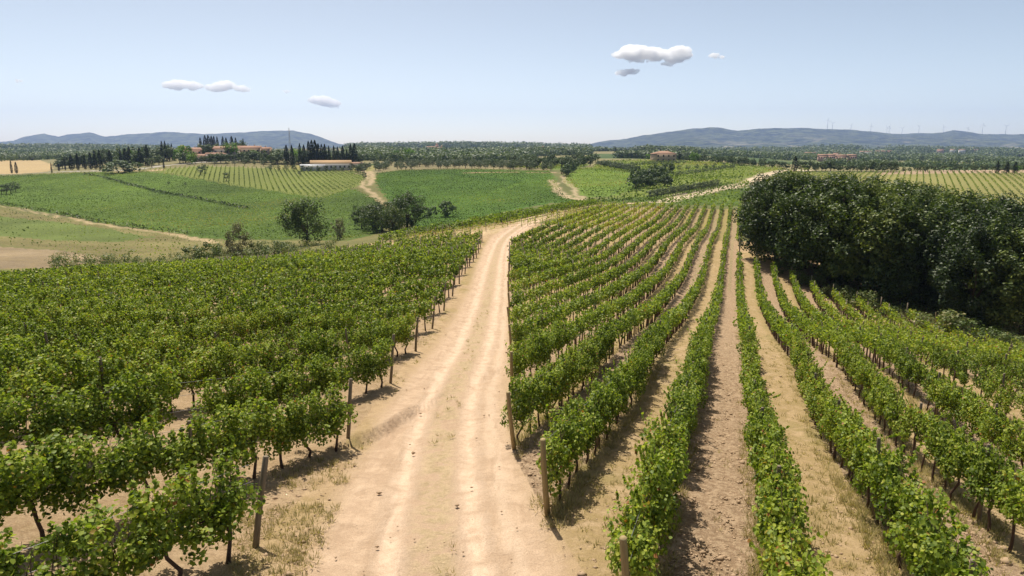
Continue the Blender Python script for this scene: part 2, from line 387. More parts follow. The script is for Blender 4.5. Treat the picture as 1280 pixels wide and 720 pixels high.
# fan shaped grid: fine inside the view, coarse all round
azf = np.radians(np.arange(-44, 44.01, .11)); azc = np.radians(np.concatenate([np.arange(-180, -44, 4.0), np.arange(48, 180, 4.0)]))
az = np.sort(np.concatenate([azf, azc])); na = len(az)
rr = np.concatenate([[0.6, 1.5, 2.5], np.exp(np.linspace(math.log(3.6), math.log(11400), 600))]); nr = len(rr)
RR, AZ = np.meshgrid(rr, az, indexing='ij')
X = RR * np.sin(AZ); Y = RR * np.cos(AZ); Zh = H(X, Y)
jx = X + (fnoise(X, Y, 6, 3) - .5) * np.clip(RR * .02, 0, 5); jy = Y + (fnoise(Y, X, 6, 3) - .5) * np.clip(RR * .02, 0, 5)
col = np.zeros((nr, na, 3)); till = np.zeros((nr, na)); grass = np.zeros((nr, na)); reg = np.zeros((nr, na), np.int32); veg = np.zeros((nr, na))
REG = ['ground', 'dirt_track', 'farm_track', 'dirt_road', 'asphalt_road', 'wheat_field']
n1 = fnoise(X, Y, 60, 4)[..., None]
n2 = fnoise(X + 500, Y, 260, 3)[..., None]
soil = np.array([.43, .312, .185]) * (.92 + .16 * fnoise(X, Y, 9, 3)[..., None])
scrub = np.array([.15, .16, .06]) * (.7 + .6 * n1)
col[:] = np.where((RR < 135)[..., None], soil, scrub)
far = (RR > 480)[..., None]
fieldy = np.where(n2 > .58, np.array([.13, .16, .06]), np.where(n2 > .42, np.array([.07, .11, .035]), np.array([.22, .20, .10])))
col[:] = np.where(far, fieldy * (.75 + .5 * n1), col)
lv = (X < -7) & (RR >= 0) & ~inpoly(X, Y, L_poly) & (Y > 60)
col[lv & (RR < 480)] = (scrub * np.array([1.1, 1, 1]))[lv & (RR < 480)]
def paint(pl, c, amp=.3, s=40, r=None, g=0., vg=0.):
    m = inpoly(jx, jy, pl); nz = fnoise(X + 90, Y - 40, s, 4)[..., None]
    cc = np.array(c) * (1 - amp + 2 * amp * nz); col[m] = cc[m]; veg[m] = vg; grass[m] = g
    if r is not None: reg[m] = r
paint(Z_green_left, (.085, .14, .026), .5, 45, vg=1)  # strong mottle paints patchy light and relief shading into the field colour
paint(Z_striped, (.17, .20, .05), .15, 50)
paint(Z_green_right, (.075, .145, .024), .3, 60, vg=1)
paint(Z_bright, (.13, .20, .035), .25, 40, vg=1)
paint(Z_hillgreen, (.17, .21, .05), .3, 40, vg=1)
paint(Z_midgreen, (.09, .14, .03), .3, 30, vg=1)
paint(Z_right_vines, (.25, .24, .085), .15, 50)
paint(Z_far_right_bare, (.40, .30, .2), .2, 50)
paint(Z_strip_green, (.15, .21, .05), .2, 30)
paint(Z_wheat, (.42, .32, .17), .12, 50, r=5)
paint(Z_brown, (.19, .17, .07), .4, 12)
paint(Z_brown_green, (.13, .17, .045), .3, 18)
paint(Z_bare, (.27, .21, .13), .45, 9)
paint(Z_olive, (.24, .21, .11), .3, 20)
paint(Z_village, (.20, .18, .09), .3, 25)
paint(Z_lawn, (.28, .26, .10), .2, 12)
paint(GP([(430, 318), (480, 308), (540, 298), (600, 290), (640, 285), (690, 274), (728, 263), (724, 258), (690, 266), (640, 276), (600, 283), (540, 291), (480, 301), (430, 309)]), (.40, .30, .17), .15, 6, g=.5)
# the vine blocks: worked earth and mown dry grass take turns between the rows
inR = inpoly(X, Y, R_poly); inL = inpoly(X, Y, L_poly)
rcR = ((X - PA[0]) * nR[0] + (Y - PA[1]) * nR[1]) / SR; rcL = ((X - PL[0]) * nL[0] + (Y - PL[1]) * nL[1]) / SL
par = (np.floor(rcR).astype(int) % 2)
frR = np.abs(rcR - np.round(rcR)) * SR
tl = np.where(par == 1, 1.0, 0.0)
till[inR] = tl[inR]; till[inL] = .5
grass[inR] = (np.where(par == 0, .55, .1) + np.clip(1 - frR / .55, 0, 1) * .5)[inR]; grass[inL] = .3
verge = (~inR) & (~inL) & (RR < 200); grass[verge] = np.maximum(grass, np.clip((fnoise(X, Y, 3.2, 3) - .42) * 5, 0, 1) * .75)[verge]
w = np.clip((RR - 110) / 60, 0, 1)[..., None] * .6
col[inR] = (col * (1 - w) + np.array([.40, .31, .13]) * w)[inR]
gp = (frR > .95) & (par == 1) & inR & (RR > 85) & (rcR < 0) & (rcR > -4)
col[gp] = (.22, .25, .08)
for name, line, wd, c in tracks:
    line = smooth_line(line, 6); d, arc = dist_poly(jx, jy, line)
    lo = line.min(0) - 10; hi = line.max(0) + 10
    a = np.clip((wd / 2 + .8 - np.abs(d)) / 1.6, 0, 1)[..., None] * (.8 + .2 * (np.abs(d) > .6))[..., None]
    col = col * (1 - a) + np.array(c) * (.85 + .3 * fnoise(X, Y, 5, 3)[..., None]) * a
    m = (np.abs(d) < wd / 2) & (RR > 20); reg[m] = REG.index(name); veg[m] = 0
# ditches and field edges of darker growth
for line, wd, c in (([G(105, 217), G(150, 227), G(200, 240), G(240, 247.5), G(310, 260)], 3.2, (.03, .055, .015)), ([G(330, 237), G(250, 243)], 2, (.04, .08, .02)), ([G(0, 256), G(120, 277), G(180, 286)], 1.4, (.04, .07, .02)),
                    ([G(620, 240), G(660, 226), G(690, 222)], 5, (.10, .18, .03)), ([G(540, 215), G(600, 222), G(650, 228)], 3, (.035, .09, .015))):
    d, _ = dist_poly(jx, jy, smooth_line(line, 5)); a = np.clip((wd / 2 + .8 - np.abs(d)) / 1.6, 0, 1)[..., None] * .85
    col = col * (1 - a) + np.array(c) * a
rl, rarc = dist_poly(X, Y, ROAD); rl = np.clip(rl, -30, 30)
rw = np.interp(RR, [0, 14, 30, 60, 120, 180], [2.4, 2.3, 2.0, 1.75, 2.4, 2.5])
onroad = (np.abs(rl) < rw) & (RR < 215); reg[onroad] = 1
rmask = np.clip((rw + .5 - np.abs(rl)) / .9, 0, 1) * (RR < 225)
Zh += (RR < 60) * (fnoise(X, Y, .42, 2) - .5) * (.03 + .09 * till * inR) * (1 - .8 * rmask)
Zh = Zh - rmask * .06 * (RR < 150) - np.exp(-((np.abs(rl) - .8) / .22) ** 2) * .035 * (RR < 120)
# small worn bank on the left verge
bd, barc = dist_poly(X, Y, np.array([P(443, 549, 20.5)[:2], P(480, 533, 21.8)[:2], P(515, 512, 23.8)[:2]]))
Zh += np.where((RR < 40), .34 * np.clip(.5 - bd / .16, 0, 1) * np.exp(-np.clip(-bd, 0, 9) / 1.3) * np.clip((2.6 - np.abs(barc - 2.0)) / .8, 0, 1), 0)
vR = np.where(rmask > 0, rmask, 0)
V = np.stack([X, Y, Zh], -1).reshape(-1, 3)
i, j = np.meshgrid(np.arange(nr - 1), np.arange(na), indexing='ij'); j2 = (j + 1) % na
Q = np.stack([i * na + j, i * na + j2, (i + 1) * na + j2, (i + 1) * na + j], -1)
rg = reg[:-1]; rgf = rg.reshape(-1); Qf = Q.reshape(-1, 4)

# ground material
GR, n, out = new_mat('earth')
pos = N(n, 'ShaderNodeNewGeometry').outputs['Position']
base = attr(n, 'zc').outputs['Color']; at = attr(n, 'till').outputs['Fac']; ag = attr(n, 'grass').outputs['Fac']; avg = attr(n, 'veg').outputs['Fac']
arl = attr(n, 'rl').outputs['Fac']; arm = attr(n, 'road').outputs['Fac']; nearw = attr(n, 'near').outputs['Fac']
nA = noise(n, pos, .35, 5, .6); nB = noise(n, pos, 1.7, 6, .65, .4); nC = noise(n, pos, 7, 6, .78); nD = noise(n, pos, 38, 3, .7)
mpx = N(n, 'ShaderNodeMapping'); mpx.inputs['Scale'].default_value = (2.6, .35, 1); n.links.new(pos, mpx.inputs[0])
nS = noise(n, mpx.outputs[0], 1.2, 5, .6)
c = mixc(n, mth(n, 'MULTIPLY', smst(n, nB, .35, .7), .7), base, mixc(n, 1.0, base, (.64, .60, .54), 'MULTIPLY'))
# dry grass between rows and on the verges
gcol = mixc(n, nC, (.22, .16, .06), (.38, .285, .14))
gcol = mixc(n, smst(n, nA, .5, .68, 0, .45), gcol, (.20, .19, .065))
gm = mth(n, 'MULTIPLY', smst(n, mth(n, 'ADD', mth(n, 'MULTIPLY', nB, .6), mth(n, 'ADD', mth(n, 'MULTIPLY', nC, .35), mth(n, 'MULTIPLY', ag, .35))), .52, .78), .85)
gm = mth(n, 'MULTIPLY', gm, nearw)
c = mixc(n, gm, c, gcol)
# road: pale wheel tracks, greenish crown
ab = mth(n, 'ABSOLUTE', arl)
wob = mth(n, 'MULTIPLY', mth(n, 'SUBTRACT', nS, .5), .7)
dr = mth(n, 'ABSOLUTE', mth(n, 'SUBTRACT', mth(n, 'ADD', ab, wob), .82))
rut = mth(n, 'MULTIPLY', mth(n, 'SUBTRACT', 1, smst(n, mth(n, 'ADD', dr, mth(n, 'MULTIPLY', mth(n, 'SUBTRACT', nC, .5), .35)), .05, .48)), smst(n, nB, .3, .62, .2, .85))
rcol = mixc(n, smst(n, nB, .3, .7), (.42, .30, .20), (.55, .405, .28))
rgr = mixc(n, smst(n, nC, .42, .6), (.22, .19, .07), (.40, .315, .17))
crown = mth(n, 'MULTIPLY', mth(n, 'SUBTRACT', 1, smst(n, ab, .15, .65)), smst(n, nB, .40, .56))
d2_ = mth(n, 'ABSOLUTE', mth(n, 'SUBTRACT', mth(n, 'SUBTRACT', arl, mth(n, 'MULTIPLY', wob, .8)), 1.55))
rcol = mixc(n, mth(n, 'MULTIPLY', mth(n, 'SUBTRACT', 1, smst(n, d2_, .05, .3)), .6), rcol, (.58, .44, .315))
rcol = mixc(n, mth(n, 'MULTIPLY', smst(n, nS, .5, .68), .5), rcol, (.36, .25, .16))
rc2 = mixc(n, mth(n, 'MULTIPLY', crown, .5), rcol, rgr)
rc2 = mixc(n, rut, rc2, (.60, .45, .325))
c = mixc(n, mth(n, 'MULTIPLY', arm, smst(n, mth(n, 'ADD', nB, mth(n, 'MULTIPLY', arm, .5)), .55, .85)), c, rc2)
# worked earth: clods
tc_ = mixc(n, smst(n, nC, .42, .6), (.24, .16, .10), (.46, .34, .225))
clod = smst(n, noise(n, pos, 4.5, 5, .75, .6), .60, .68)
tc_ = mixc(n, mth(n, 'MULTIPLY', clod, .55), tc_, (.20, .13, .08))
c = mixc(n, mth(n, 'MULTIPLY', mth(n, 'MULTIPLY', at, .75), nearw), c, tc_)
c = mixc(n, mth(n, 'MULTIPLY', smst(n, nD, .42, .62), .5), c, mixc(n, 1.0, c, (.62, .6, .57), 'MULTIPLY'))
# far fields: growth in clumps
nF = noise(n, pos, .30, 6, .75)
c = mixc(n, avg, c, mixc(n, 1.0, c, ramp(n, nF, [(.3, (.45, .5, .4)), (.7, (1.55, 1.5, 1.5))]), 'MULTIPLY'))
pr = N(n, 'ShaderNodeBsdfPrincipled'); pr.inputs['Roughness'].default_value = .95; pr.inputs['Specular IOR Level'].default_value = .1
n.links.new(c, pr.inputs['Base Color'])
h = mth(n, 'ADD', mth(n, 'MULTIPLY', nB, .16), mth(n, 'ADD', mth(n, 'MULTIPLY', nC, mth(n, 'ADD', .06, mth(n, 'MULTIPLY', at, .07))), mth(n, 'MULTIPLY', nD, .02)))
h = mth(n, 'MULTIPLY', h, mth(n, 'SUBTRACT', 1, mth(n, 'MULTIPLY', rut, mth(n, 'MULTIPLY', arm, .6))))
bm = N(n, 'ShaderNodeBump'); bm.inputs['Distance'].default_value = 1.0; bm.inputs['Strength'].default_value = .8
n.links.new(h, bm.inputs['Height']); n.links.new(bm.outputs[0], pr.inputs['Normal']); n.links.new(pr.outputs[0], out.inputs[0])

near = np.clip((230 - RR) / 70, 0, 1) * np.where(inR | inL | ((RR < 135) & (X > -9)), 1, .35)
colf = np.concatenate([col, np.ones((nr, na, 1))], -1).reshape(-1, 4)
gl = {'dirt_track': 'pale dusty dirt track with two wheel ruts running up between the two vine blocks', 'ground': 'dry earth and rolling fields around the vineyard', 'farm_track': 'sandy farm tracks between the distant fields',
      'dirt_road': 'pale gravel road curving up the far slope behind the vineyard crest', 'asphalt_road': 'grey road along the far edge of the green valley field', 'wheat_field': 'golden stubble field at the far left edge'}
for k, nm in enumerate(REG):
    m = rgf == k
    if not m.any(): continue
    q = Qf[m]; used, inv = np.unique(q, return_inverse=True)
    at_ = {'zc': ('FLOAT_COLOR', 'POINT', colf[used]), 'till': ('FLOAT', 'POINT', till.reshape(-1)[used]), 'grass': ('FLOAT', 'POINT', grass.reshape(-1)[used]), 'veg': ('FLOAT', 'POINT', veg.reshape(-1)[used]),
           'rl': ('FLOAT', 'POINT', rl.reshape(-1)[used]), 'road': ('FLOAT', 'POINT', rmask.reshape(-1)[used]), 'near': ('FLOAT', 'POINT', near.reshape(-1)[used])}
    me = np_mesh(nm, V[used], F4=inv.reshape(-1, 4)[:, ::-1], attrs=at_, mat=GR, smooth=True)
    tag(obj(nm, me), gl[nm], nm.replace('_', ' '), kind='structure')
del X, Y, Zh, col, till, grass, V, Q, Qf, jx, jy

# ------------------------------------------------------------------ mountains
MT, n, out = new_mat('mountain_forest')
pos = N(n, 'ShaderNodeNewGeometry').outputs['Position']
a1 = noise(n, pos, .0016, 6, .65); a2 = noise(n, pos, .008, 6, .7); a3 = noise(n, pos, .0022, 4, .6, 1.0)
c = mixc(n, smst(n, a2, .42, .6), (.008, .018, .010), (.085, .10, .045))  # forest mottle, its contrast widened to paint in missing relief shading
fl = mth(n, 'MULTIPLY', smst(n, a3, .55, .62), attr(n, 'low').outputs['Fac'])
c = mixc(n, fl, c, (.26, .23, .15)); pr = N(n, 'ShaderNodeBsdfPrincipled'); pr.inputs['Roughness'].default_value = 1; pr.inputs['Specular IOR Level'].default_value = 0
n.links.new(c, pr.inputs['Base Color']); bm = N(n, 'ShaderNodeBump'); bm.inputs['Distance'].default_value = 45; n.links.new(a2, bm.inputs['Height']); n.links.new(bm.outputs[0], pr.inputs['Normal']); n.links.new(pr.outputs[0], out.inputs[0])
def ridge(name, prof, D, depth, label, seed, rough=1.0, foot=2500):
    us = np.arange(prof[0][0], prof[-1][0] + .1, 2.0); vs = np.interp(us, [p[0] for p in prof], [p[1] for p in prof])
    tx = (us - 640) / F; azs = np.arctan(tx)
    ts = np.linspace(-1, 1, 90); Vv = []; low = []
    top = (V0 - vs) / F * np.sqrt(1 + tx ** 2) ** 0 * D
    for t in ts:
        r = D + (foot * t if t < 0 else depth * t)
        s = max(0, 1 - abs(t)) ** 1.25; x = np.tan(azs) * r * 1.0; y = np.full_like(x, r)
        nz = fnoise(x + seed * 999, y, 1900, 5) - .5; spur = np.abs(fnoise(x * 1.2 + seed * 99, y * .35, 1300, 4) - .5) * 2
        k = s * (1 - .55 * spur * (1 - s) * 2 * rough * (t < 0)) if t < 0 else s
        z = -45 + (top + 45 + CAMH) * k + nz * 420 * s * (1 - s) * rough * (1.6 if t < 0 else 0)
        z += (fnoise(x, y, 160, 3) - .5) * 22 * min(1, s * 4)
        if t > 0: z = z * 1.0
        Vv.append(np.stack([x, y, z], -1)); low.append(np.full(len(x), np.clip(1.3 - s * 1.7, 0, 1)))
    Vv = np.array(Vv); m, k = Vv.shape[:2]; i, j = np.meshgrid(np.arange(m - 1), np.arange(k - 1), indexing='ij')
    Q = np.stack([i * k + j, i * k + j + 1, (i + 1) * k + j + 1, (i + 1) * k + j], -1).reshape(-1, 4)
    me = np_mesh(name, Vv.reshape(-1, 3), F4=Q, attrs={'low': ('FLOAT', 'POINT', np.concatenate(low))}, mat=MT, smooth=True)
    tag(obj(name, me), label, 'mountain ridge', kind='structure')
    return Vv
RID = ridge('mountains', [(560, 187), (640, 186.5), (690, 186), (715, 184), (740, 179), (760, 175.5), (780, 174), (800, 170), (830, 165.5), (850, 163), (880, 159.5), (897, 161), (915, 164), (930, 163), (970, 160.5), (1010, 162), (1060, 163.5), (1090, 166), (1115, 168), (1140, 167), (1165, 166.5), (1178, 163.3), (1195, 165), (1215, 167.5), (1280, 168.5), (1400, 170), (1490, 176)], 8600, 2200, 'long wooded mountain ridge behind the right half of the vineyard with wind turbines on top', 3, 1.0, 3600)
ridge('mountains', [(-220, 184), (-150, 183), (-40, 183), (0, 180), (15, 177), (30, 176), (45, 171), (69, 167), (86, 171), (100, 168.5), (125, 166), (143, 171), (165, 169), (190, 167), (215, 165.5), (240, 166.5), (262, 168), (300, 166.5), (335, 165), (350, 164.3), (372, 163.5), (395, 168), (412, 174), (428, 179.5), (440, 181), (470, 185), (520, 187), (600, 188)], 9700, 1500, 'pale blue mountain ridge on the left horizon', 8, .8, 3000)
# ------------------------------------------------------------------ leaves
def unit(a): return a / (np.linalg.norm(a, axis=-1, keepdims=True) + 1e-9)
def leaf_arrays(C, Nn, S, T, kind, rg):
    """kind 2: lobed folded leaf (6 verts, 2 quads); 1: folded kite (2 triangles); 0: plain quad; elongated by 'asp'"""
    n = len(C); Nn = unit(Nn); r = unit(rg.normal(size=(n, 3))); t = unit(np.cross(Nn, r)); b = np.cross(Nn, t); S = np.asarray(S).reshape(-1, 1)
    if kind == 2:
        pts = [(-.5, 0, 0), (-.22, .46, .10), (.20, .40, .10), (.55, 0, 0), (.20, -.40, .10), (-.22, -.46, .10)]
        V = np.stack([C + S * (p[0] * t + p[1] * b + p[2] * Nn) for p in pts], 1).reshape(-1, 3)
        k = np.arange(n)[:, None] * 6
        Fq = np.stack([k + [0, 3, 2, 1], k + [0, 5, 4, 3]], 1).reshape(-1, 4); return V, Fq, None, np.repeat(T, 2)
    if kind == 1:
        pts = [(-.5, 0, 0), (0, .42, .12), (.55, 0, 0), (0, -.42, .12)]
        V = np.stack([C + S * (p[0] * t + p[1] * b + p[2] * Nn) for p in pts], 1).reshape(-1, 3)
        k = np.arange(n)[:, None] * 4
        return V, None, np.stack([k + [0, 2, 1], k + [0, 3, 2]], 1).reshape(-1, 3), np.repeat(T, 2)
    pts = [(-.5, -.4), (.4, -.5), (.5, .42), (-.42, .5)]
    V = np.stack([C + S * (p[0] * t + p[1] * b) for p in pts], 1).reshape(-1, 3)
    return V, np.arange(4 * n).reshape(-1, 4), None, T
def leaf_mesh(name, C, Nn, S, T, kind, mat, seed=0):
    V, q, t3, T2 = leaf_arrays(C, Nn, S, T, kind, np.random.default_rng(seed))
    return np_mesh(name, V, F4=q, F3=t3, attrs={'tint': ('FLOAT', 'FACE', T2)}, mat=mat)

def vine_cloud(n, rg, h0, h1, th, length=1.0, ragged=.25, nclump=15):
    """leaf positions of one metre of trellised vine: clumps of shoots around the wires"""
    cx = ((np.arange(nclump) * .618034) % 1 - .5) * length + rg.normal(0, .04, nclump); cz = h0 + (h1 - h0) * (.15 + .75 * rg.random(nclump)); cy = rg.normal(0, th * .33, nclump)
    k = rg.integers(0, nclump, n); s = rg.normal(size=(n, 3)); s /= np.linalg.norm(s, axis=1, keepdims=True); rad = rg.uniform(.6, 1.05, n)[:, None]
    R3 = np.array([.27, th * .42, (h1 - h0) * .26]); Cn = np.stack([cx[k], cy[k], cz[k]], 1) + s * rad * R3
    # whips sticking up or hanging out
    nw = int(n * ragged * .5); w = rg.integers(0, 9, nw); wx = rg.uniform(-length / 2, length / 2, 9)[w]; a = rg.uniform(0, 1, nw)
    lean = rg.normal(0, .3, 9)[w]; Cn[:nw] = np.stack([wx + lean * a * .4 + rg.normal(0, .03, nw), rg.normal(0, th * .35, 9)[w] + lean * a * .5, h1 - .15 + a * rg.uniform(.1, .42, 9)[w]], 1)
    Nn = s * .8 + rg.normal(0, .55, (n, 3)) + np.array([0, 0, .45]); T = np.clip(.42 + rg.normal(0, .17, n) + (Cn[:, 2] - h0) / (h1 - h0) * .1 + .10 * (rg.random(nclump)[k] - .5), 0, 1)
    old = rg.random(n) < .018; T[old] = rg.uniform(.88, 1, old.sum())
    return Cn, Nn, T
def vine_rows():
    out = []
    for side, P0, d, nn, sp, pl, rng_i in (('L', PL, dirL, nL, SL, L_poly, range(0, 46)), ('R', PA, dirR, nR, SR, R_poly, range(-34, 40))):
        for i in rng_i:
            o = P0 + (i * sp * nn if side == 'R' else np.array([0, i * 7.25]) @ np.outer(nn, nn) * 1.0)
            t = np.arange(-160, 260, 1.0); pts = o + t[:, None] * d
            m = inpoly(pts[:, 0], pts[:, 1], pl)
            if side == 'R':   # a gap in the row at the corner of the wood
                pass
            if m.sum() < 3: continue
            # exact entry at the road end so that rows start on the boundary
            ii = np.nonzero(m)[0]; lo = t[ii[0]] - 1; a, b = lo, t[ii[0]]
            for _ in range(12):
                c = (a + b) / 2; q = o + c * d
                if inpoly(q[0:1], q[1:2], pl)[0]: b = c
                else: a = c
            hi = t[ii[-1]] + 1; a2, b2 = t[ii[-1]], hi
            for _ in range(12):
                c = (a2 + b2) / 2; q = o + c * d
                if inpoly(q[0:1], q[1:2], pl)[0]: a2 = c
                else: b2 = c
            out.append(dict(side=side, i=i, o=o, d=d, t0=b, t1=a2))
    return out
ROWS = vine_rows()
plants = []; posts = []
rp = np.random.default_rng(21)
for r in ROWS:
    rx = math.atan2(r['d'][1], r['d'][0]); L = r['side'] == 'L'
    rev = L   # left block: count from the track end, which is the far end of the row
    ts = np.arange(r['t0'] + .7, r['t1'] - .6, 1.0)
    if L: ts = (r['t1'] - .8) - np.arange(0, r['t1'] - r['t0'] - 1.2, 1.0)
    for k, t in enumerate(ts):
        p = r['o'] + t * r['d'] + rp.normal(0, .04, 2)
        plants.append((p[0], p[1], rx, r['side'], r['i'], k, t))
    L_ = r['t1'] - r['t0']; pt = [r['t0'], *np.arange(r['t0'] + 5.6, r['t1'] - 2, 5.6), r['t1']]
    if L: pt = [r['t1'], *np.arange(r['t1'] - 5.6, r['t0'] + 2, -5.6), r['t0']]
    for k, t in enumerate(pt):
        p = r['o'] + t * r['d']; end = (k == 0 or k == len(pt) - 1)
        if r['side'] == 'R' and k == 0 and r['i'] >= 0: end = False
        posts.append((p[0], p[1], rx, r['side'], r['i'], k, end, k == 0))
pl = np.array([[a[0], a[1]] for a in plants]); pz = H(pl[:, 0], pl[:, 1])
side = np.array([a[3] == 'R' for a in plants]); irow = np.array([a[4] for a in plants])
pu, pv, pD = proj(np.stack([pl[:, 0], pl[:, 1], pz + 1.2], 1))
inview = (pu > -60) & (pu < 1340) & (pv < 790) & (pD > 1)
# vigour: weak, yellow and missing vines as in the photograph
vig = fnoise(pl[:, 0] + 300, pl[:, 1] + 100, 14, 3)
single = rp.random(len(pl))
vigor = .93 + (vig - .5) * .8
weak = side & (pl[:, 0] < 14) & (pl[:, 1] > 36) & (pl[:, 1] < 62) & (irow < -5); vigor[weak] -= .17
top = side & (pl[:, 1] > 125) & (irow < -8); vigor[top] -= .24
young = side & (irow >= 4); vigor[young] -= .16
mid = side & (pl[:, 1] > 60) & (irow >= -2) & (irow < 4); vigor[mid] -= .05
vigor[~side] += .02; vigor[~side] += ((vnoise(pl[:, 0], pl[:, 1], 2.6) - .5) * .5)[~side]
vigor += (single - .5) * .16; vigor = np.clip(vigor, .45, 1.15)
gone = (rp.random(len(pl)) < np.where(side, .02, .035)) | (vigor < .52)
gap = side & (irow >= 0) & (irow < 1) & (pv > 298) & (pv < 330) & (pl[:, 1] > 100); gone |= gap
order = np.where(inview & ~gone, pD, 1e9).argsort()
ind = set(order[:300].tolist())

# --- prototypes of the near vines
def vine_trunk(rg, lean):
    m = MB(); k = rg.uniform(-.10, .10, 6)
    pts = [(k[0] * .5, k[1] * .4, -.08), (k[0], k[1], .22), (k[2] + lean * .4, k[3], .5), (lean, k[4] * .5, .78), (lean + .05, 0, .9)]
    m.tube(pts, [.048, .036, .032, .036, .03], 7)
    m.tube([(lean, 0, .8), (lean + .2, k[5] * .3, .92), (lean + .5, 0, .95)], [.028, .02, .013], 5)
    m.tube([(lean, 0, .82), (lean - .22, k[1] * .3, .93), (lean - .5, 0, .94)], [.028, .02, .013], 5)
    for q in range(7):
        x = rg.uniform(-.5, .5); m.tube([(x, 0, .93), (x + rg.uniform(-.1, .1), rg.uniform(-.12, .12), 1.35), (x + rg.uniform(-.2, .2), rg.uniform(-.2, .2), 1.75)], [.009, .007, .004], 3)
    return m.mesh('trunk', VTRUNK, True)
PROTO = {}
def vine_proto(kind, k):
    rg = np.random.default_rng(100 + k + 50 * 'full light young'.split().index(kind))
    if kind == 'full': Cn, Nn, T = vine_cloud(2300, rg, .52, 1.76, .54, 1.12, .2, 19)
    elif kind == 'light': Cn, Nn, T = vine_cloud(1850, rg, .60, 1.62, .50, 1.1, .26, 14)
    else: Cn, Nn, T = vine_cloud(1150, rg, .58, 1.62, .42, 1.0, .4, 10)
    S = rg.uniform(.046, .088, len(Cn)); fol = leaf_mesh('foliage', Cn, Nn, S, T, 2, VINE, k)
    return fol, vine_trunk(rg, rg.uniform(-.18, .18))
for kind in ('full', 'light', 'young'): PROTO[kind] = [vine_proto(kind, k) for k in range(8)]
def rowname(side, i):
    if side == 'L': return f'{ordn(i + 1)} vine row left of the track' if i else 'nearest vine row left of the track'
    if i <= -4: return f'{ordn(-i - 3)} row beyond the tall leaning post'
    return {-3: 'row at the tall leaning post', -2: 'row at the lone leaning post', -1: 'row at the cut post'}.get(i, f'{ordn(i + 1)} row right of the cut post')
firstmesh = set(); cnt = {}
for j in sorted(ind, key=lambda j: (plants[j][3], plants[j][4], plants[j][5])):
    x, y, rx, sd, i, k, t = plants[j]
    vg = vigor[j]; kind = 'full' if (sd == 'L' and vg > .72) or (sd == 'R' and i < 0 and vg > .8) else ('young' if (sd == 'R' and i >= 4) or vg < .7 else 'light')
    a = int(rp.integers(0, 8)); root = bpy.data.objects.new('grapevine', None); root.empty_display_size = .3; COL.objects.link(root)
    root.location = (x, y, float(pz[j])); root.rotation_euler = (0, 0, rx + (math.pi if rp.random() < .5 else 0))
    s = .80 + .24 * vg; root.scale = (1.04, float((.75 + .35 * vg) * (.95 if sd == 'L' else .80)), float(s * rp.uniform(.94, 1.06)))
    f = obj('foliage', PROTO[kind][a][0], root); tr = obj('trunk', PROTO[kind][(a + k) % 8][1], root)
    cnt[(sd, i)] = cnt.get((sd, i), 0) + 1; c = cnt[(sd, i)]
    fr = 'from the track end' if sd == 'L' or i <= -2 else 'from the bottom edge'
    tag(root, f'{ordn(c)} grapevine {fr} of the {rowname(sd, i)}', 'grapevine', 'grapevines in the vineyard rows beside the dirt track')

# --- all other vines, one object
rest = np.array([j for j in range(len(plants)) if j not in ind and not gone[j] and (pD[j] > 0) and pu[j] > -260 and pu[j] < 1540 and pD[j] > 6])
CC, NN, SS, TT = [], [], [], []; VV = []; FF = []; base = 0
dist = pD[rest]; order = rest[dist.argsort()]
rg = np.random.default_rng(5)
for j in order:
    D = pD[j]; s = .080 * max(1, D / 20) ** .74; vg = vigor[j]; L = not side[j]
    sc = 1.0 if L else (.72 if not young[j] else .5)
    n_ = int(np.clip(6.6 / s ** 2 * sc * vg ** 1.5 * .92, 12, 1300))
    h1 = (1.72 if L else 1.60) * (.80 + .22 * vg); th = (.45 if L else (.43 if not young[j] else .42)) * (.7 + .35 * vg)
    Cn, Nn, T = vine_cloud(n_, rg, .66, h1, th, 1.1, .25 if not young[j] else .4, 13 if s < .25 else 8)
    rx = plants[j][2]; c_, s_ = math.cos(rx), math.sin(rx)
    X_ = np.stack([Cn[:, 0] * c_ - Cn[:, 1] * s_ + pl[j, 0], Cn[:, 0] * s_ + Cn[:, 1] * c_ + pl[j, 1], Cn[:, 2] + pz[j]], 1)
    if top[j]: T = T + .26
    if young[j]: T = T + .07
    if weak[j]: T = T + .08
    if vg < .72: T = T + rg.uniform(0, .12)
    CC.append(X_); NN.append(Nn); SS.append(np.full(n_, s) * rg.uniform(.75, 1.3, n_)); TT.append(np.clip(T + rg.normal(0, .04), 0, 1))
CC = np.concatenate(CC); NN = np.concatenate(NN); SS = np.concatenate(SS); TT = np.concatenate(TT)
Vl, _, F3, T2 = leaf_arrays(CC, NN, SS, TT, 1, rg)
# trunks as square stems
tj = order[(pD[order] < 110)]; bx = pl[tj]; bz = pz[tj]; nT = len(tj); w_ = np.where(pD[tj] > 50, .045, .035)
lean = rp.normal(0, .08, (nT, 2)); tv = []
for z, sc in ((-.1, 1.2), (.45, .9), (.95, .8)):
    for dx, dy in ((-1, -1), (1, -1), (1, 1), (-1, 1)):
        tv.append(np.stack([bx[:, 0] + dx * w_ * sc + lean[:, 0] * z, bx[:, 1] + dy * w_ * sc + lean[:, 1] * z, bz + z], 1))
tv = np.stack(tv, 1).reshape(-1, 3); k = (np.arange(nT) * 12)[:, None, None] + len(Vl)
tq = (k + np.array([[0, 1, 5, 4], [1, 2, 6, 5], [2, 3, 7, 6], [3, 0, 4, 7], [4, 5, 9, 8], [5, 6, 10, 9], [6, 7, 11, 10], [7, 4, 8, 11]])[None]).reshape(-1, 4)
me = np_mesh('grapevines', np.concatenate([Vl, tv]), F4=tq, F3=F3, attrs={'tint': ('FLOAT', 'FACE', np.concatenate([np.zeros(len(tq)), T2]))}, mat=[VINE, VTRUNK])
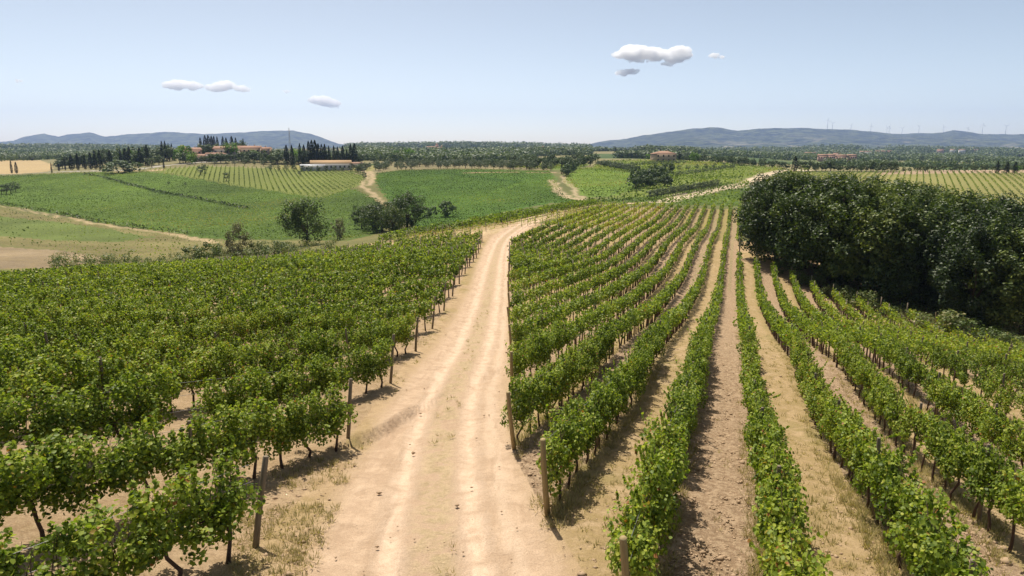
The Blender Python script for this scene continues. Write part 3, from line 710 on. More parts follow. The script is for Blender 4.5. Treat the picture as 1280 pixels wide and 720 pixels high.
mi = np.zeros(len(tq) + len(F3), np.int32); mi[:len(tq)] = 1; me.polygons.foreach_set('material_index', mi)
tag(obj('grapevines', me), 'remaining green grapevine rows running away to the back of both vine blocks', 'grapevines', kind='stuff')
print('leaves', len(CC), 'plants', len(plants), 'inview', int(inview.sum()))

# ------------------------------------------------------------------ posts
def post_mesh(rad, h, seed, mat, lean=(0, 0)):
    m = MB(); g = np.random.default_rng(seed); w = g.uniform(-.015, .015, 4)
    m.tube([(0, 0, -.15), (w[0] + lean[0] * .33, w[1], h * .33), (w[2] + lean[0] * .66, w[3], h * .66), (lean[0], 0, h - .012), (lean[0], 0, h)], [rad * 1.05, rad, rad * .97, rad * .95, rad * .85], 12)
    return m.mesh('trellis_post', mat)
P_END = [post_mesh(.062, 1.85, 1, POSTY), post_mesh(.058, 1.9, 2, POSTY)]; P_MID = [post_mesh(.04, 1.85, 3 + k, POST) for k in range(3)]; P_ENDL = [post_mesh(.06, 1.75, 8, POST), post_mesh(.055, 2.0, 9, POST)]
pp = np.array([[a[0], a[1]] for a in posts]); ppz = H(pp[:, 0], pp[:, 1]); qu, qv, qD = proj(np.stack([pp[:, 0], pp[:, 1], ppz + 1.8], 1))
vis = (qu > -40) & (qu < 1320) & (qv < 740) & (qD > 1) & (qD < 260)
od = np.where(vis, qD, 1e9).argsort(); near_posts = od[:min(290, int(vis.sum()))]; cnt = {}
for j in sorted(near_posts, key=lambda j: (posts[j][3], posts[j][4], posts[j][5])):
    x, y, rx, sd, i, k, end, first = posts[j]
    me = (P_END if sd == 'R' else P_ENDL)[j % 2] if end else P_MID[j % 3]
    o = obj('trellis_post', me); o.location = (x, y, float(ppz[j])); c = cnt[(sd, i)] = cnt.get((sd, i), 0) + 1
    ln = rp.uniform(-.04, .04); out_ = (.16 if end else 0) * (1 if first == (sd == 'L') else -1)
    if sd == 'R' and i == -2 and first: out_ = -.22
    if sd == 'R' and i == -3 and first: out_ = -.18
    if sd == 'L' and i == 0 and first: out_ = .20
    o.rotation_euler = (rp.uniform(-.04, .04), out_ + ln, rx)
    if sd == 'R' and not end and i < -3 and False: pass
    kind = 'wooden end post' if end else 'thin wooden post'
    if first and sd == 'L' or (first and i <= -1): lab = f'{kind} at the track end of the {rowname(sd, i)}' if not (i == -1 and sd == 'R') else f'cut wooden end post of the {rowname(sd, i)}'
    else: lab = f'{kind}, {ordn(c)} in line along the {rowname(sd, i)}'
    tag(o, lab, 'post', 'wooden trellis posts of the vine rows')
rj = np.array([j for j in od if vis[j] and j not in set(near_posts.tolist())])
if len(rj):
    m = MB()
    for j in rj: m.box((pp[j, 0], pp[j, 1], ppz[j] + .95), (.05, .05, 1.1), plants[0][2])
    o = m.build('trellis_posts', POST); tag(o, 'grey wooden trellis posts of the far vine rows', 'posts', kind='stuff')
# --- wires of the nearest rows
for sd, i in (('L', 0), ('L', 1), ('L', 2), ('R', -1), ('R', -2), ('R', -3), ('R', -4)):
    ps = [(posts[j][0], posts[j][1], float(ppz[j])) for j in range(len(posts)) if posts[j][3] == sd and posts[j][4] == i and pp[j, 1] < 40]
    if len(ps) < 2: continue
    m = MB()
    for h in (.93, 1.35, 1.7):
        for a, b in zip(ps[:-1], ps[1:]):
            if math.hypot(a[0] - b[0], a[1] - b[1]) < 8: m.tube([(a[0], a[1], a[2] + h), ((a[0] + b[0]) / 2, (a[1] + b[1]) / 2, (a[2] + b[2]) / 2 + h - .015), (b[0], b[1], b[2] + h)], .004, 4, cap=False)
    o = m.build('trellis_wire', WIRE); tag(o, f'thin steel wires strung between the posts of the {rowname(sd, i)}'[:150], 'wire', 'trellis wires of the near vine rows')
# ------------------------------------------------------------------ trees
def crown_arrays(rg, R3, ncl, per, size, cz, clr=.3, up=.35, flat=.0, base_cut=-.6, power=1.0):
    """clumps scattered through an uneven ellipsoid; leaves on each clump's skin"""
    C = []
    while len(C) < ncl:
        p = rg.normal(size=3); p /= np.linalg.norm(p); p *= rg.uniform(.35, 1.0) ** .6
        if p[2] < base_cut: continue
        C.append(p)
    C = np.array(C); lump = 1 + .22 * np.sin(3 * np.arctan2(C[:, 1], C[:, 0]) + rg.uniform(0, 6)) ; C[:, :2] *= lump[:, None]
    cr = clr * rg.uniform(.65, 1.25, ncl)
    k = rg.integers(0, ncl, ncl * per); s = rg.normal(size=(len(k), 3)); s /= np.linalg.norm(s, axis=1, keepdims=True)
    q = C[k] + s * cr[k][:, None] * rg.uniform(.55, 1.05, (len(k), 1))
    X = q * R3 + np.array([0, 0, cz]); Nn = s + rg.normal(0, .5, s.shape) + np.array([0, 0, up])
    T = np.clip(.45 + rg.normal(0, .16, len(k)) + .22 * (rg.random(ncl)[k] - .5), 0, 1)
    return X, Nn, size * rg.uniform(.7, 1.35, len(k)), T, C * R3 + np.array([0, 0, cz])
def tree_proto(nm, mat, seed, h, R3, ncl, per, size, cz, trunk_r, limbs=7, kind=0, trunk_to=.6, multi=1, **kw):
    rg = np.random.default_rng(seed)
    X, Nn, S, T, C = crown_arrays(rg, np.array(R3), ncl, per, size, cz, **kw)
    cm = leaf_mesh('crown', X, Nn, S, T, kind, mat, seed)
    m = MB(); top = np.array([rg.uniform(-.2, .2), rg.uniform(-.2, .2), cz * trunk_to + .3])
    for q in range(multi):
        a = 2 * math.pi * q / multi; b0 = np.array([math.cos(a), math.sin(a), 0]) * (.35 if multi > 1 else 0)
        m.tube([b0 + (0, 0, -.4), b0 * 1.3 + top * .35, b0 * 2 + top * .7, b0 * 2.5 + top], [trunk_r * 1.25, trunk_r, trunk_r * .8, trunk_r * .6], 7)
    for q in rg.choice(len(C), min(limbs, len(C)), replace=False):
        e = C[q]; st = top * rg.uniform(.55, 1); m.tube([st, (st + e) / 2 + rg.normal(0, .15, 3) + (0, 0, -.2), e * .96], [trunk_r * .5, trunk_r * .3, trunk_r * .1], 5)
    return cm, m.mesh('trunk', BARK, True), h
def cyp_proto(seed, h, r, n, size):
    rg = np.random.default_rng(seed); t = rg.beta(1.15, 1.25, n); prof = np.interp(t, [0, .06, .25, .6, .85, 1], [.55, .85, 1, .82, .45, .06])
    a = rg.uniform(0, 2 * math.pi, n); rad = r * prof * (1 + .14 * np.sin(a * 3 + t * 9) + rg.normal(0, .07, n))
    X = np.stack([rad * np.cos(a), rad * np.sin(a), .5 + t * (h - .5)], 1); Nn = np.stack([np.cos(a), np.sin(a), np.full(n, .5)], 1) + rg.normal(0, .4, (n, 3))
    cm = leaf_mesh('crown', X, Nn, size * rg.uniform(.7, 1.3, n), np.clip(.45 + rg.normal(0, .18, n), 0, 1), 1, CYP, seed)
    m = MB(); m.tube([(0, 0, -.4), (0, 0, h * .5), (0, 0, h * .85)], [.22, .15, .05], 6); return cm, m.mesh('trunk', BARK, True), h
TP = {
 'oak_hi': [tree_proto('oak', OAK, 40 + k, 13, (5.0, 5.0, 6.0), 120, 150, .27, 6.6, .32, 9, 1, clr=.21, base_cut=-1) for k in range(4)],
 'oak_tall': [tree_proto('oak', OAK, 50 + k, 15, (4.0, 4.0, 7.2), 120, 140, .27, 7.4, .3, 9, 1, clr=.18, base_cut=-1) for k in range(2)],
 'oak_mid': [tree_proto('oak', OAK, 60 + k, 10, (4, 4, 4.9), 60, 90, .30, 5.0, .28, 7, 1, clr=.27, base_cut=-.95) for k in range(3)],
 'tree_lo': [tree_proto('tree', WOODL, 70 + k, 10, (4, 4, 4.3), 24, 26, .85, 5.6, .25, 4, 1, clr=.33, base_cut=-.9) for k in range(4)],
 'lime_lo': [tree_proto('tree', LIME, 80 + k, 10, (3.8, 3.8, 4.4), 24, 26, .8, 5.6, .25, 4, 1, clr=.33, base_cut=-.9) for k in range(2)],
 'olive': [tree_proto('olive', OLIVE, 90 + k, 4, (1.9, 1.9, 1.6), 16, 22, .34, 2.5, .14, 4, 1, clr=.36, base_cut=-.8) for k in range(4)],
 'bush': [tree_proto('bush', SCRUB, 95 + k, 2.4, (1.5, 1.5, 1.2), 22, 45, .16, 1.1, .05, 5, 1, clr=.32, base_cut=-.7, multi=3) for k in range(3)],
 'drybush': [tree_proto('bush', DRYB, 98 + k, 6, (2.4, 2.4, 3.0), 45, 60, .2, 3.0, .09, 9, 1, clr=.22, base_cut=-.8, multi=3) for k in range(2)],
 'roundbush': [tree_proto('bush', WOODL, 105 + k, 3, (2.2, 2.0, 1.6), 26, 40, .3, 1.4, .08, 5, 1, clr=.32, base_cut=-.7, multi=2) for k in range(2)],
 'cypress': [cyp_proto(110 + k, 14, 1.45, 900, .5) for k in range(4)],
}
rt = np.random.default_rng(77); first_used = {}
def place_tree(kind, xy, h, wscale, name, label, cat, group=None, var=None, rz=None):
    pr = TP[kind]; cm, tm, hh = pr[(int(rt.integers(0, len(pr))) if var is None else var % len(pr))]
    root = bpy.data.objects.new(name, None); root.empty_display_size = .5; COL.objects.link(root)
    z = float(H0(xy[0], xy[1])); s = h / hh; root.location = (float(xy[0]), float(xy[1]), z); root.rotation_euler = (0, 0, float(rt.uniform(0, 6.28)) if rz is None else rz)
    root.scale = (s * wscale, s * wscale, s); obj('crown', cm, root); obj('trunk', tm, root); tag(root, label, cat, group); return root
def h_from(u, vb, vt):
    """ground spot under a base pixel and the height that reaches the top pixel"""
    g = G(u, vb); z = float(H0(g[0], g[1])); d = math.hypot(*g); k = P(u, vt, 1) - np.array([0, 0, CAMH]); k = k / math.hypot(k[0], k[1])
    return g, CAMH + d * k[2] - z, d
def h_at(u, D, vt):
    p = P(u, 300, D)[:2]; z = float(H0(p[0], p[1])); return p, float(P(u, vt, D)[2]) - z

# the wood on the right: (u, depth, top v, width scale)
front = [(956, 113, 234, .8), (968, 103, 224, .95), (985, 99, 219, 1.0), (1012, 96, 222, 1.0), (1040, 92, 224, 1.05), (1068, 90, 228, 1.0), (1096, 86, 232, 1.05), (1128, 83, 236, 1.05), (1160, 81, 246, 1.0), (1192, 77, 258, 1.05), (1226, 74, 262, 1.0), (1262, 71, 272, 1.05), (1296, 69, 276, 1)]
back = [(952, 122, 223, .8), (970, 116, 216, .9), (990, 112, 213, 1), (1022, 108, 215, 1.05), (1055, 104, 217, 1), (1086, 102, 220, 1.1), (1120, 98, 224, 1.05), (1152, 96, 230, 1), (1184, 93, 239, 1.1), (1216, 90, 247, 1), (1250, 86, 254, 1.1), (1284, 83, 262, 1)]
back2 = [(960, 130, 219, .9), (985, 128, 213, 1), (1005, 124, 212, .9), (1040, 122, 215, 1.1), (1075, 118, 216, 1), (1110, 115, 219, 1.1), (1140, 114, 224, 1), (1170, 112, 232, 1), (1206, 108, 238, 1.1), (1245, 104, 244, 1), (1290, 100, 256, 1)]
allw = sorted([(*a, 'front') for a in front] + [(*a, 'middle') for a in back] + [(*a, 'rear') for a in back2], key=lambda a: (a[4], a[0])); cw = {}
for u, D, vt, w, line in allw:
    p, h = h_at(u + rt.uniform(-6, 6), D + rt.uniform(-2, 2), vt + rt.uniform(-7, 6)); k = cw[line] = cw.get(line, 0) + 1
    place_tree('oak_tall' if rt.random() < .3 else 'oak_hi', p, h, w * 1.17 * 13 / h if h > 13 else w * 1.15, 'oak_tree', f'dark oak tree, {ordn(k)} from the left in the {line} line of the wood', 'tree', 'dark oaks of the wood at the right')
# light tree at the wood's edge, shrubs at its foot
for k, (u, vb, vt, w) in enumerate([(1056, 378, 355, 1.0), (1080, 388, 364, 1.2), (1108, 398, 378, 1.0), (1000, 356, 338, .9), (975, 342, 322, .8), (1020, 362, 344, 1.1), (1150, 408, 388, 1.2), (1040, 372, 352, 1.1), (952, 322, 306, 1), (1130, 402, 386, 1.2)]):
    g, h, d = h_from(u, vb, vt); place_tree('bush', g, h, w, 'shrub', f'low green shrub at the foot of the right-hand wood, number {("one two three four five six seven eight nine ten".split())[k]} beside the row ends', 'shrub', 'shrubs along the foot of the wood')
for k, (u, vb, vt, w) in enumerate([(1178, 424, 388, 1.3), (1205, 430, 396, 1.4), (1232, 436, 408, 1.3), (1262, 444, 414, 1.4), (1290, 450, 420, 1.3)]):
    g, h, d = h_from(u, vb, vt); place_tree('bush', g, h, w, 'shrub', f'pale feathery shrub under the dark oaks near the right edge, {ordn(k + 1)} from the left', 'shrub', 'pale shrubs by the right edge')

# single trees beyond the left block
singles = [('oak_mid', 384, 307, 246, 1.05, 'oak_tree', 'lone bushy green tree standing left of the dark tree clump', 'tree'),
 ('oak_mid', 452, 286, 256, .9, 'oak_tree', 'smaller dark tree at the left edge of the dark tree clump', 'tree'),
 ('oak_mid', 478, 290, 250, 1.5, 'oak_tree', 'broad dark round tree in the middle of the dark tree clump', 'tree'),
 ('oak_mid', 509, 286, 239, 1.15, 'oak_tree', 'tallest tree at the right end of the dark tree clump', 'tree'),
 ('oak_mid', 466, 288, 260, 1.2, 'oak_tree', 'low dark tree in front of the dark tree clump', 'tree'),
 ('oak_mid', 491, 291, 256, 1.2, 'oak_tree', 'low round dark tree at the right foot of the dark tree clump', 'tree'),
 ('oak_mid', 498, 284, 250, 1.1, 'oak_tree', 'dark tree tucked behind the middle of the dark tree clump', 'tree'),
 ('roundbush', 557, 271, 251, 1.0, 'bush', 'round dark bush alone to the right of the dark tree clump', 'bush'),
 ('roundbush', 531, 272, 258, 1.1, 'bush', 'low dark bush between the tree clump and the lone round bush', 'bush'),
 ('drybush', 424, 300, 274, 1.0, 'bush', 'brownish bush with dark side between the lone tree and the clump', 'bush'),
 ('drybush', 298, 325, 280, .9, 'bush', 'tall dry grey-brown bush behind the left vineyard block', 'bush'),
 ('bush', 262, 328, 300, 1.0, 'shrub', 'dark green shrub left of the tall dry bush', 'shrub'),
 ('bush', 320, 323, 302, 1.0, 'shrub', 'small dark shrub right of the tall dry bush', 'shrub'),
 ('bush', 342, 322, 300, 1.4, 'shrub', 'olive coloured shrub left of the lone bushy tree', 'shrub'),
 ('bush', 360, 318, 302, 1.2, 'shrub', 'grey-green shrub at the foot of the lone bushy tree', 'shrub'),
 ('bush', 240, 330, 308, 1.4, 'shrub', 'broad pale shrub at the left end of the shrub line', 'shrub'),
 ('roundbush', 152, 216, 200, 1.8, 'bush', 'wide round grey-green bush beside the far road by the cypresses', 'bush'),
 ('roundbush', 40, 200, 193.5, 2.0, 'bush', 'reddish grey bush on the skyline of the stubble field', 'bush')]
for kd, u, vb, vt, w, nm, lb, ct in singles:
    g, h, d = h_from(u, vb, vt); place_tree(kd, g, h, w, nm, lb, ct)
# scrub mass behind the left block
sc = []; rs = np.random.default_rng(31)
for _ in range(900):
    u = rs.uniform(60, 420); D = rs.uniform(118, 158) if u > 200 else rs.uniform(112, 150); p = P(u, 300, D)[:2]
    if inpoly(np.array([p[0]]), np.array([p[1]]), L_poly)[0]: continue
    n_ = vnoise(p[0], p[1], 9);
    if rs.random() < n_ * 1.0 - .1: sc.append((p[0], p[1], .35 + 1.0 * n_ * rs.random() + (.5 if rs.random() < .08 else 0)))
for _ in range(500):
    u = rs.uniform(1000, 1300); D = rs.uniform(60, 92); p = P(u, 300, D)[:2]
    if inpoly(np.array([p[0]]), np.array([p[1]]), R_poly)[0]: continue
    sc.append((p[0], p[1], rs.uniform(.3, .9)))
def puffs(name, spots, mat, per, size, label, cat, tint=0, rz=1.0, seed=1, trunkless=True, kind=1):
    """spots: x, y, radius (, tint shift): a low leafy mound or a far tree crown at each spot; all of one mass nobody could count"""
    rg = np.random.default_rng(seed); sp = np.array([s[:3] for s in spots]); z = H0(sp[:, 0], sp[:, 1]); n = len(sp)
    k = np.repeat(np.arange(n), per); s = rg.normal(size=(n * per, 3)); s /= np.linalg.norm(s, axis=1, keepdims=True)
    lob = 1 + .3 * np.sin(4 * np.arctan2(s[:, 1], s[:, 0]) + k) ; Rr = sp[k, 2][:, None] * np.array([1, 1, rz])
    X = np.stack([sp[k, 0], sp[k, 1], z[k] + sp[k, 2] * rz * .85], 1) + s * Rr * rg.uniform(.7, 1.08, (len(k), 1)) * lob[:, None] ** .5
    T = np.clip(.45 + rg.normal(0, .14, len(k)) + (rg.random(n)[k] - .5) * .5 + tint, 0, 1)
    me = leaf_mesh(name, X, s + rg.normal(0, .35, s.shape) + (0, 0, .3), sp[k, 2] * size * rg.uniform(.7, 1.3, len(k)), T, kind, mat, seed)
    return tag(obj(name, me), label, cat, kind='stuff')
puffs('undergrowth', sc, SCRUB, 60, .28, 'rough green and dry undergrowth along the vineyard edges', 'undergrowth', seed=3)

# ------------------------------------------------------------------ cypresses and other trees round the village
cyps = [(15, 217, 200, 1.0), (21, 217, 202, 1.5), (65, 217, 203, .8), (74, 214, 204, 1.6), (82, 213, 202, 1.0), (90, 213, 193, 1.7), (98, 213, 191, 1.1), (107, 212, 194, 1.2), (114, 212, 190, 1.3), (120, 212, 188, 1.2), (126, 212, 187, 1.3), (139, 212, 188, 1.5), (152, 209, 187, 1.1), (158, 208, 185, 1.6), (163, 208, 183, 1.5), (176, 208, 184, 1.5), (185, 208, 181, 1.3), (204, 202, 176, 1.0), (208, 202, 176, 1.0), (212, 201, 179, .9), (216, 201, 179, 1.0), (205, 211, 200, 1.3),
 (252, 196, 172, 1.3), (258, 195, 169, 1.6), (262, 195, 169, 1.6), (266, 195, 170, 1.6), (269, 195, 170, 1.2), (273, 195, 170.5, 1.0), (280, 195, 170.5, 1.3), (284, 195, 172, 1.4), (291, 195, 170, 1.6), (296, 195, 172, 1.3), (305, 192, 173, 1.1),
 (359, 207, 181, 1.7), (366, 210, 181, 1.2), (376, 209, 179, 1.0), (381, 209, 181, 1.4), (387, 208, 176, 1.2), (391, 208, 175, 1.4), (395, 208, 175, 1.6), (399, 208, 179, 1.4), (403, 208, 180, 1.2), (407, 208, 180, 1.4), (412, 206, 182, 1.0), (418, 206, 182, 1.2), (423, 206, 183, 1.3), (429, 206, 182, 1.5), (434, 206, 187, 1.3), (439, 206, 180, 1.5), (444, 206, 179, 1.7), (1288, 212, 196, 1.5),
 (719, 208, 198, .9), (702, 218, 202, .9), (849, 202, 189, 1.3), (993, 214, 195, 2.4), (1246, 217, 201, 1.9), (1258, 217, 202, 2.2), (1268, 217, 202, 2.2), (1273, 202, 192.5, 2), (1277, 202, 192.5, 2), (1281, 202, 193, 2)]
for k, (u, vb, vt, w) in enumerate(cyps):
    g, h, d = h_from(u, vb, vt)
    h = min(h, 24); zone = 'by the far road at left' if u < 190 else 'in the hilltop village' if u < 320 else 'by the long white building' if u < 500 else 'on the far hills right of the track'
    kk = sum(1 for c in cyps if (c[0] < u or (c[0] == u and c[1] < vb)) and (('a' if c[0] < 190 else 'b' if c[0] < 320 else 'c' if c[0] < 500 else 'd') == ('a' if u < 190 else 'b' if u < 320 else 'c' if u < 500 else 'd'))) + 1
    place_tree('cypress', g, h, w * h / 14 * 14 / max(h, 1) * .78, 'cypress_tree', f'dark cypress, {ordn(kk)} from the left among those {zone}', 'tree', 'dark cypresses on the far ridge')
# broadleaf trees on the far ridge and hills
bl = []; rb = np.random.default_rng(41)
SEG = []
def bl_line(u0, u1, vb0, vb1, hmin, hmax, n, desc, kind='tree_lo', wmin=.9, wmax=1.4):
    for k in range(n):
        t = (k + rb.uniform(0, .8)) / n; bl.append((kind, u0 + (u1 - u0) * t, vb0 + (vb1 - vb0) * t + rb.uniform(-.8, .8), rb.uniform(hmin, hmax), rb.uniform(wmin, wmax), desc, k + 1))
bl_line(70, 200, 211, 206, 6, 12, 26, 'behind the far left cypresses'); bl_line(100, 190, 207, 203, 9, 14, 12, 'rising behind the far road on the left')
bl_line(194, 215, 203, 201, 9, 13, 5, 'left of the village tower house'); bl_line(250, 305, 197, 195, 8, 13, 14, 'around the village cypress clump'); bl_line(305, 360, 197, 199, 5, 10, 12, 'behind the ochre village houses'); bl_line(330, 455, 205, 205, 5, 10, 22, 'behind the long white building'); bl_line(300, 352, 202, 203, 5, 8, 10, 'below the ochre village houses')
bl_line(228, 335, 204, 203, 4, 8, 16, 'in front of the village houses'); bl_line(640, 745, 206, 203, 5, 9, 22, 'left of the stone farmhouse hill'); bl_line(660, 740, 211, 207, 5, 8, 14, 'above the forked sandy track'); bl_line(852, 930, 201, 207, 4.5, 7, 20, 'right of the stone farmhouse'); bl_line(925, 985, 207, 211, 4, 6, 14, 'just left of the broad dark cypress')
bl_line(1000, 1120, 214, 215, 4, 7, 24, 'behind the golden striped vineyard'); bl_line(1120, 1290, 215, 214, 2.5, 5, 26, 'behind the golden vineyard edge'); bl_line(806, 850, 198, 197, 8, 11, 6, 'close behind the stone farmhouse'); bl_line(590, 650, 208, 209, 3.5, 6, 8, 'at the top of the smooth green field')
bl_line(792, 836, 236, 222, 5, 8.5, 9, 'in the clump below the farmhouse'); bl_line(795, 840, 238, 232, 4, 6, 6, 'below the farmhouse clump'); bl_line(745, 800, 207, 217, 3, 4.5, 14, 'in the hedge below the farmhouse'); bl_line(706, 722, 222, 210, 4, 7, 8, 'by the top of the forked track')
limes = [(512, 200, 183.5), (496, 199, 187), (232, 203, 180), (225, 204, 185), (240, 205, 189), (292, 197, 181), (290, 200, 176), (318, 200, 186), (370, 204, 184), (810, 200, 192), (868, 203, 189), (173, 207, 186), (1272, 215, 206)]
for k, (u, vb, vt) in enumerate(limes):
    g, h, d = h_from(u, vb, vt); place_tree('lime_lo', g, max(4, min(h, 16)), 1.1, 'leafy_tree', f'bright green leafy tree, {ordn(k + 1)} of the light ones on the far ridge' if k > 1 else ['large bright green round tree behind the olive grove', 'smaller bright green tree left of the large one behind the olives'][k], 'tree', 'bright green trees on the far ridge')
for kd, u, vb, h, w, desc, k in bl:
    g = G(u, vb); place_tree(kd, g, h, w, 'leafy_tree', f'dark green leafy tree, {ordn(k)} from the left {desc}', 'tree', 'broadleaf trees along the far ridge')
# olives: rows by the middle farm road, the grove behind the green fields
ol = []
for k in range(30): t = k / 29; ol.append((812 + (897 - 812) * t, 249.5 - 15.5 * t, 3.0, 1.1, 'along the gravel road', k + 1))
for k in range(16): t = k / 15; ol.append((845 + 72 * t, 221.5 - 10.5 * t, 3.0, 1.1, 'in the slanting line on the green hillside', k + 1))
for k in range(9): ol.append((838 + 11 * k, 214.5 - k * .7, 3.6, 1.1, 'in the short row below the farmhouse', k + 1))
for k in range(14): ol.append((790 + 5 * k, 208.5 - .25 * k, 3.2, 1.2, 'in the row just under the farmhouse', k + 1))
for k in range(16): t = k / 15; ol.append((752 + 40 * t, 208 + 8 * t, 4.4, 1.2, 'in the dark hedge line above the bright field', k + 1))
for k in range(17): ol.append((270 + 12 * k + rb.uniform(-2, 2), 206.5 + .25 * k, 4, 1, 'below the village', k + 1))
for k in range(12): ol.append((338 + 10 * k, 213.5 + .1 * k, 3.6, 1, 'in front of the long white building', k + 1))
for k, (u, v, h) in enumerate(((190, 209.5, 6), (211, 231, 2), (232, 233, 2), (251, 218.5, 5), (256, 216, 5), (283, 226, 4.5), (375, 220, 3), (455, 224, 4), (2, 243, 4.5), (8, 243, 5), (14, 242, 5), (20, 240, 5))): ol.append((u, v, h, 1, 'standing alone among the striped and green fields', k + 1))
gr = [(rb.uniform(445, 690), rb.uniform(0, 1)) for _ in range(175)]
for u, t in gr:
    lo = np.interp(u, [445, 500, 560, 690], [217, 212.5, 210.5, 213]); hi = np.interp(u, [445, 500, 600, 690], [208, 204.5, 206, 208]); ol.append((u, lo + (hi - lo) * t, rb.uniform(3.5, 5), 1.15, 'grove', 0))
for u, v, h, w, desc, k in ol:
    g = G(u, v)
    if desc == 'grove': place_tree('olive', g, h, w, 'olive_tree', 'grey-green olive tree in the dense grove behind the smooth green field', 'tree', 'olive grove behind the green field')
    else: place_tree('olive', g, h, w, 'olive_tree', f'small olive tree, {ordn(k)} from the left {desc}', 'tree', 'olive trees lining the far fields')
# far woods, one mass each
def wood(poly_uv, n, rmin, rmax, name, label, D0=None, D1=None, mat=WOODL, tint=0, seed=5, per=26, thr=.42):
    pg = np.array(poly_uv, float); rg = np.random.default_rng(seed); u = rg.uniform(pg[:, 0].min(), pg[:, 0].max(), n * 6); D = np.exp(rg.uniform(math.log(D0), math.log(D1), n * 6))
    x = (u - 640) / F * D; y = D * .98; m = np.nonzero(fnoise(x, y, 220, 3) > thr)[0][:n]; out = np.stack([x[m], y[m], rg.uniform(rmin, rmax, len(m)) * (D[m] / 3000) ** .75], 1)
    return puffs(name, out, mat, per, .55, label, 'woodland', tint, .95, seed)
wood([(440, 0), (735, 0)], 7000, 4.5, 14, 'woodland', 'wooded hills on the skyline between the white building and the farmhouse', 600, 3300, seed=5, thr=.38)
wood([(-40, 0), (230, 0)], 3500, 7, 11, 'woodland', 'wooded hills on the left skyline beyond the stubble field', 720, 3000, seed=6)
wood([(740, 0), (860, 0)], 1200, 9, 14, 'woodland', 'dark wooded knoll behind the stone farmhouse', 700, 1500, seed=7)
wood([(860, 0), (1320, 0)], 6000, 4, 13, 'woodland', 'wooded plain below the mountain ridge on the right', 560, 4200, seed=8, thr=.47)
wood([(230, 0), (470, 0)], 900, 4, 7, 'woodland', 'woods behind the hilltop village', 800, 2600, seed=9)

# ------------------------------------------------------------------ far crops in rows
def crop_rows(name, pg, azd, sp, size, hgt, wid, mat, label, dens=1.0, tint=0., seed=1, step=None, cat='crop'):
    rg = np.random.default_rng(seed); d = np.array([math.sin(R(azd)), math.cos(R(azd))]); nn = np.array([d[1], -d[0]])
    a = pg @ d; b = pg @ nn; step = step or size * .7
    bs = np.arange(b.min(), b.max(), sp); out = []
    tt = np.arange(a.min(), a.max(), step); A, B = np.meshgrid(tt, bs); A = A.ravel(); B = B.ravel()
    X = A * d[0] + B * nn[0]; Y = A * d[1] + B * nn[1]; m = inpoly(X, Y, pg); X, Y = X[m], Y[m]
    m = rg.random(len(X)) < dens * (.72 + .5 * fnoise(X, Y, 25, 2)); X, Y = X[m], Y[m]; n = len(X)
    X = X + rg.normal(0, wid * .35, n) * nn[0] + rg.uniform(-.5, .5, n) * step * d[0]; Y = Y + rg.normal(0, wid * .35, n) * nn[1] + rg.uniform(-.5, .5, n) * step * d[1]
    Z = H0(X, Y) + rg.uniform(.25, 1, n) * hgt
    T = np.clip(.42 + rg.normal(0, .13, n) + (fnoise(X, Y, 38, 4) - .5) * 2.0 + (fnoise(X + 99, Y, 8, 2) - .5) * .5 + tint, 0, 1)  # broad tint noise paints patchy light and relief onto the crop
    me = leaf_mesh(name, np.stack([X, Y, Z], 1), rg.normal(0, .5, (n, 3)) + (0, 0, .8), size * rg.uniform(.7, 1.3, n), T, 1, mat, seed)
    print(name, n); return tag(obj(name, me), label, cat, kind='stuff')
crop_rows('vineyard_field', Z_green_left, 60, 2.0, .46, 1.0, 1.2, FIELD, 'dense green vines covering the valley slope at the left', 1.0, 0, 2, .5, 'vineyard')
crop_rows('vineyard_field', Z_striped, -21, 2.7, .42, 1.3, .42, FIELD, 'striped vineyard with pale grass between rows below the village', 1.0, -.12, 3, .28, 'vineyard')
crop_rows('vineyard_field', Z_green_right, 75, 1.8, .46, .8, 1.3, FIELD, 'smooth green field right of the sandy farm track', 1.0, -.03, 4, .5, 'vineyard')
crop_rows('vineyard_field', Z_bright, 40, 2.0, .6, 1.0, 1.2, FIELD, 'bright yellow-green field beside the forked sandy track', .9, .2, 5, .8, 'vineyard')
crop_rows('vineyard_field', Z_hillgreen, 70, 2.8, 1.0, 1.4, .8, FIELD, 'green hillside vineyard below the stone farmhouse', .8, .1, 6, 1.0, 'vineyard')
crop_rows('vineyard_field', Z_midgreen, 70, 2.4, .8, 1.3, 1.0, FIELD, 'dark green vines between the vineyard crest and the gravel road', .95, -.08, 7, .8, 'vineyard')
crop_rows('vineyard_field', Z_right_vines, 30, 2.9, .42, 1.3, .42, FIELD, 'golden striped vineyard behind the wood on the right', 1.0, -.02, 8, .28, 'vineyard')
crop_rows('vineyard_field', Z_strip_green, 80, 2.8, 1.0, 1.3, .8, FIELD, 'thin green strip of vines above the smooth green field', .8, .05, 9, 1.0, 'vineyard')
crop_rows('vineyard_field', Z_brown, 50, 2.4, .45, .8, .5, FIELD, 'sparse young vines on brown soil in the left valley', .5, -.05, 10, .8, 'vineyard')
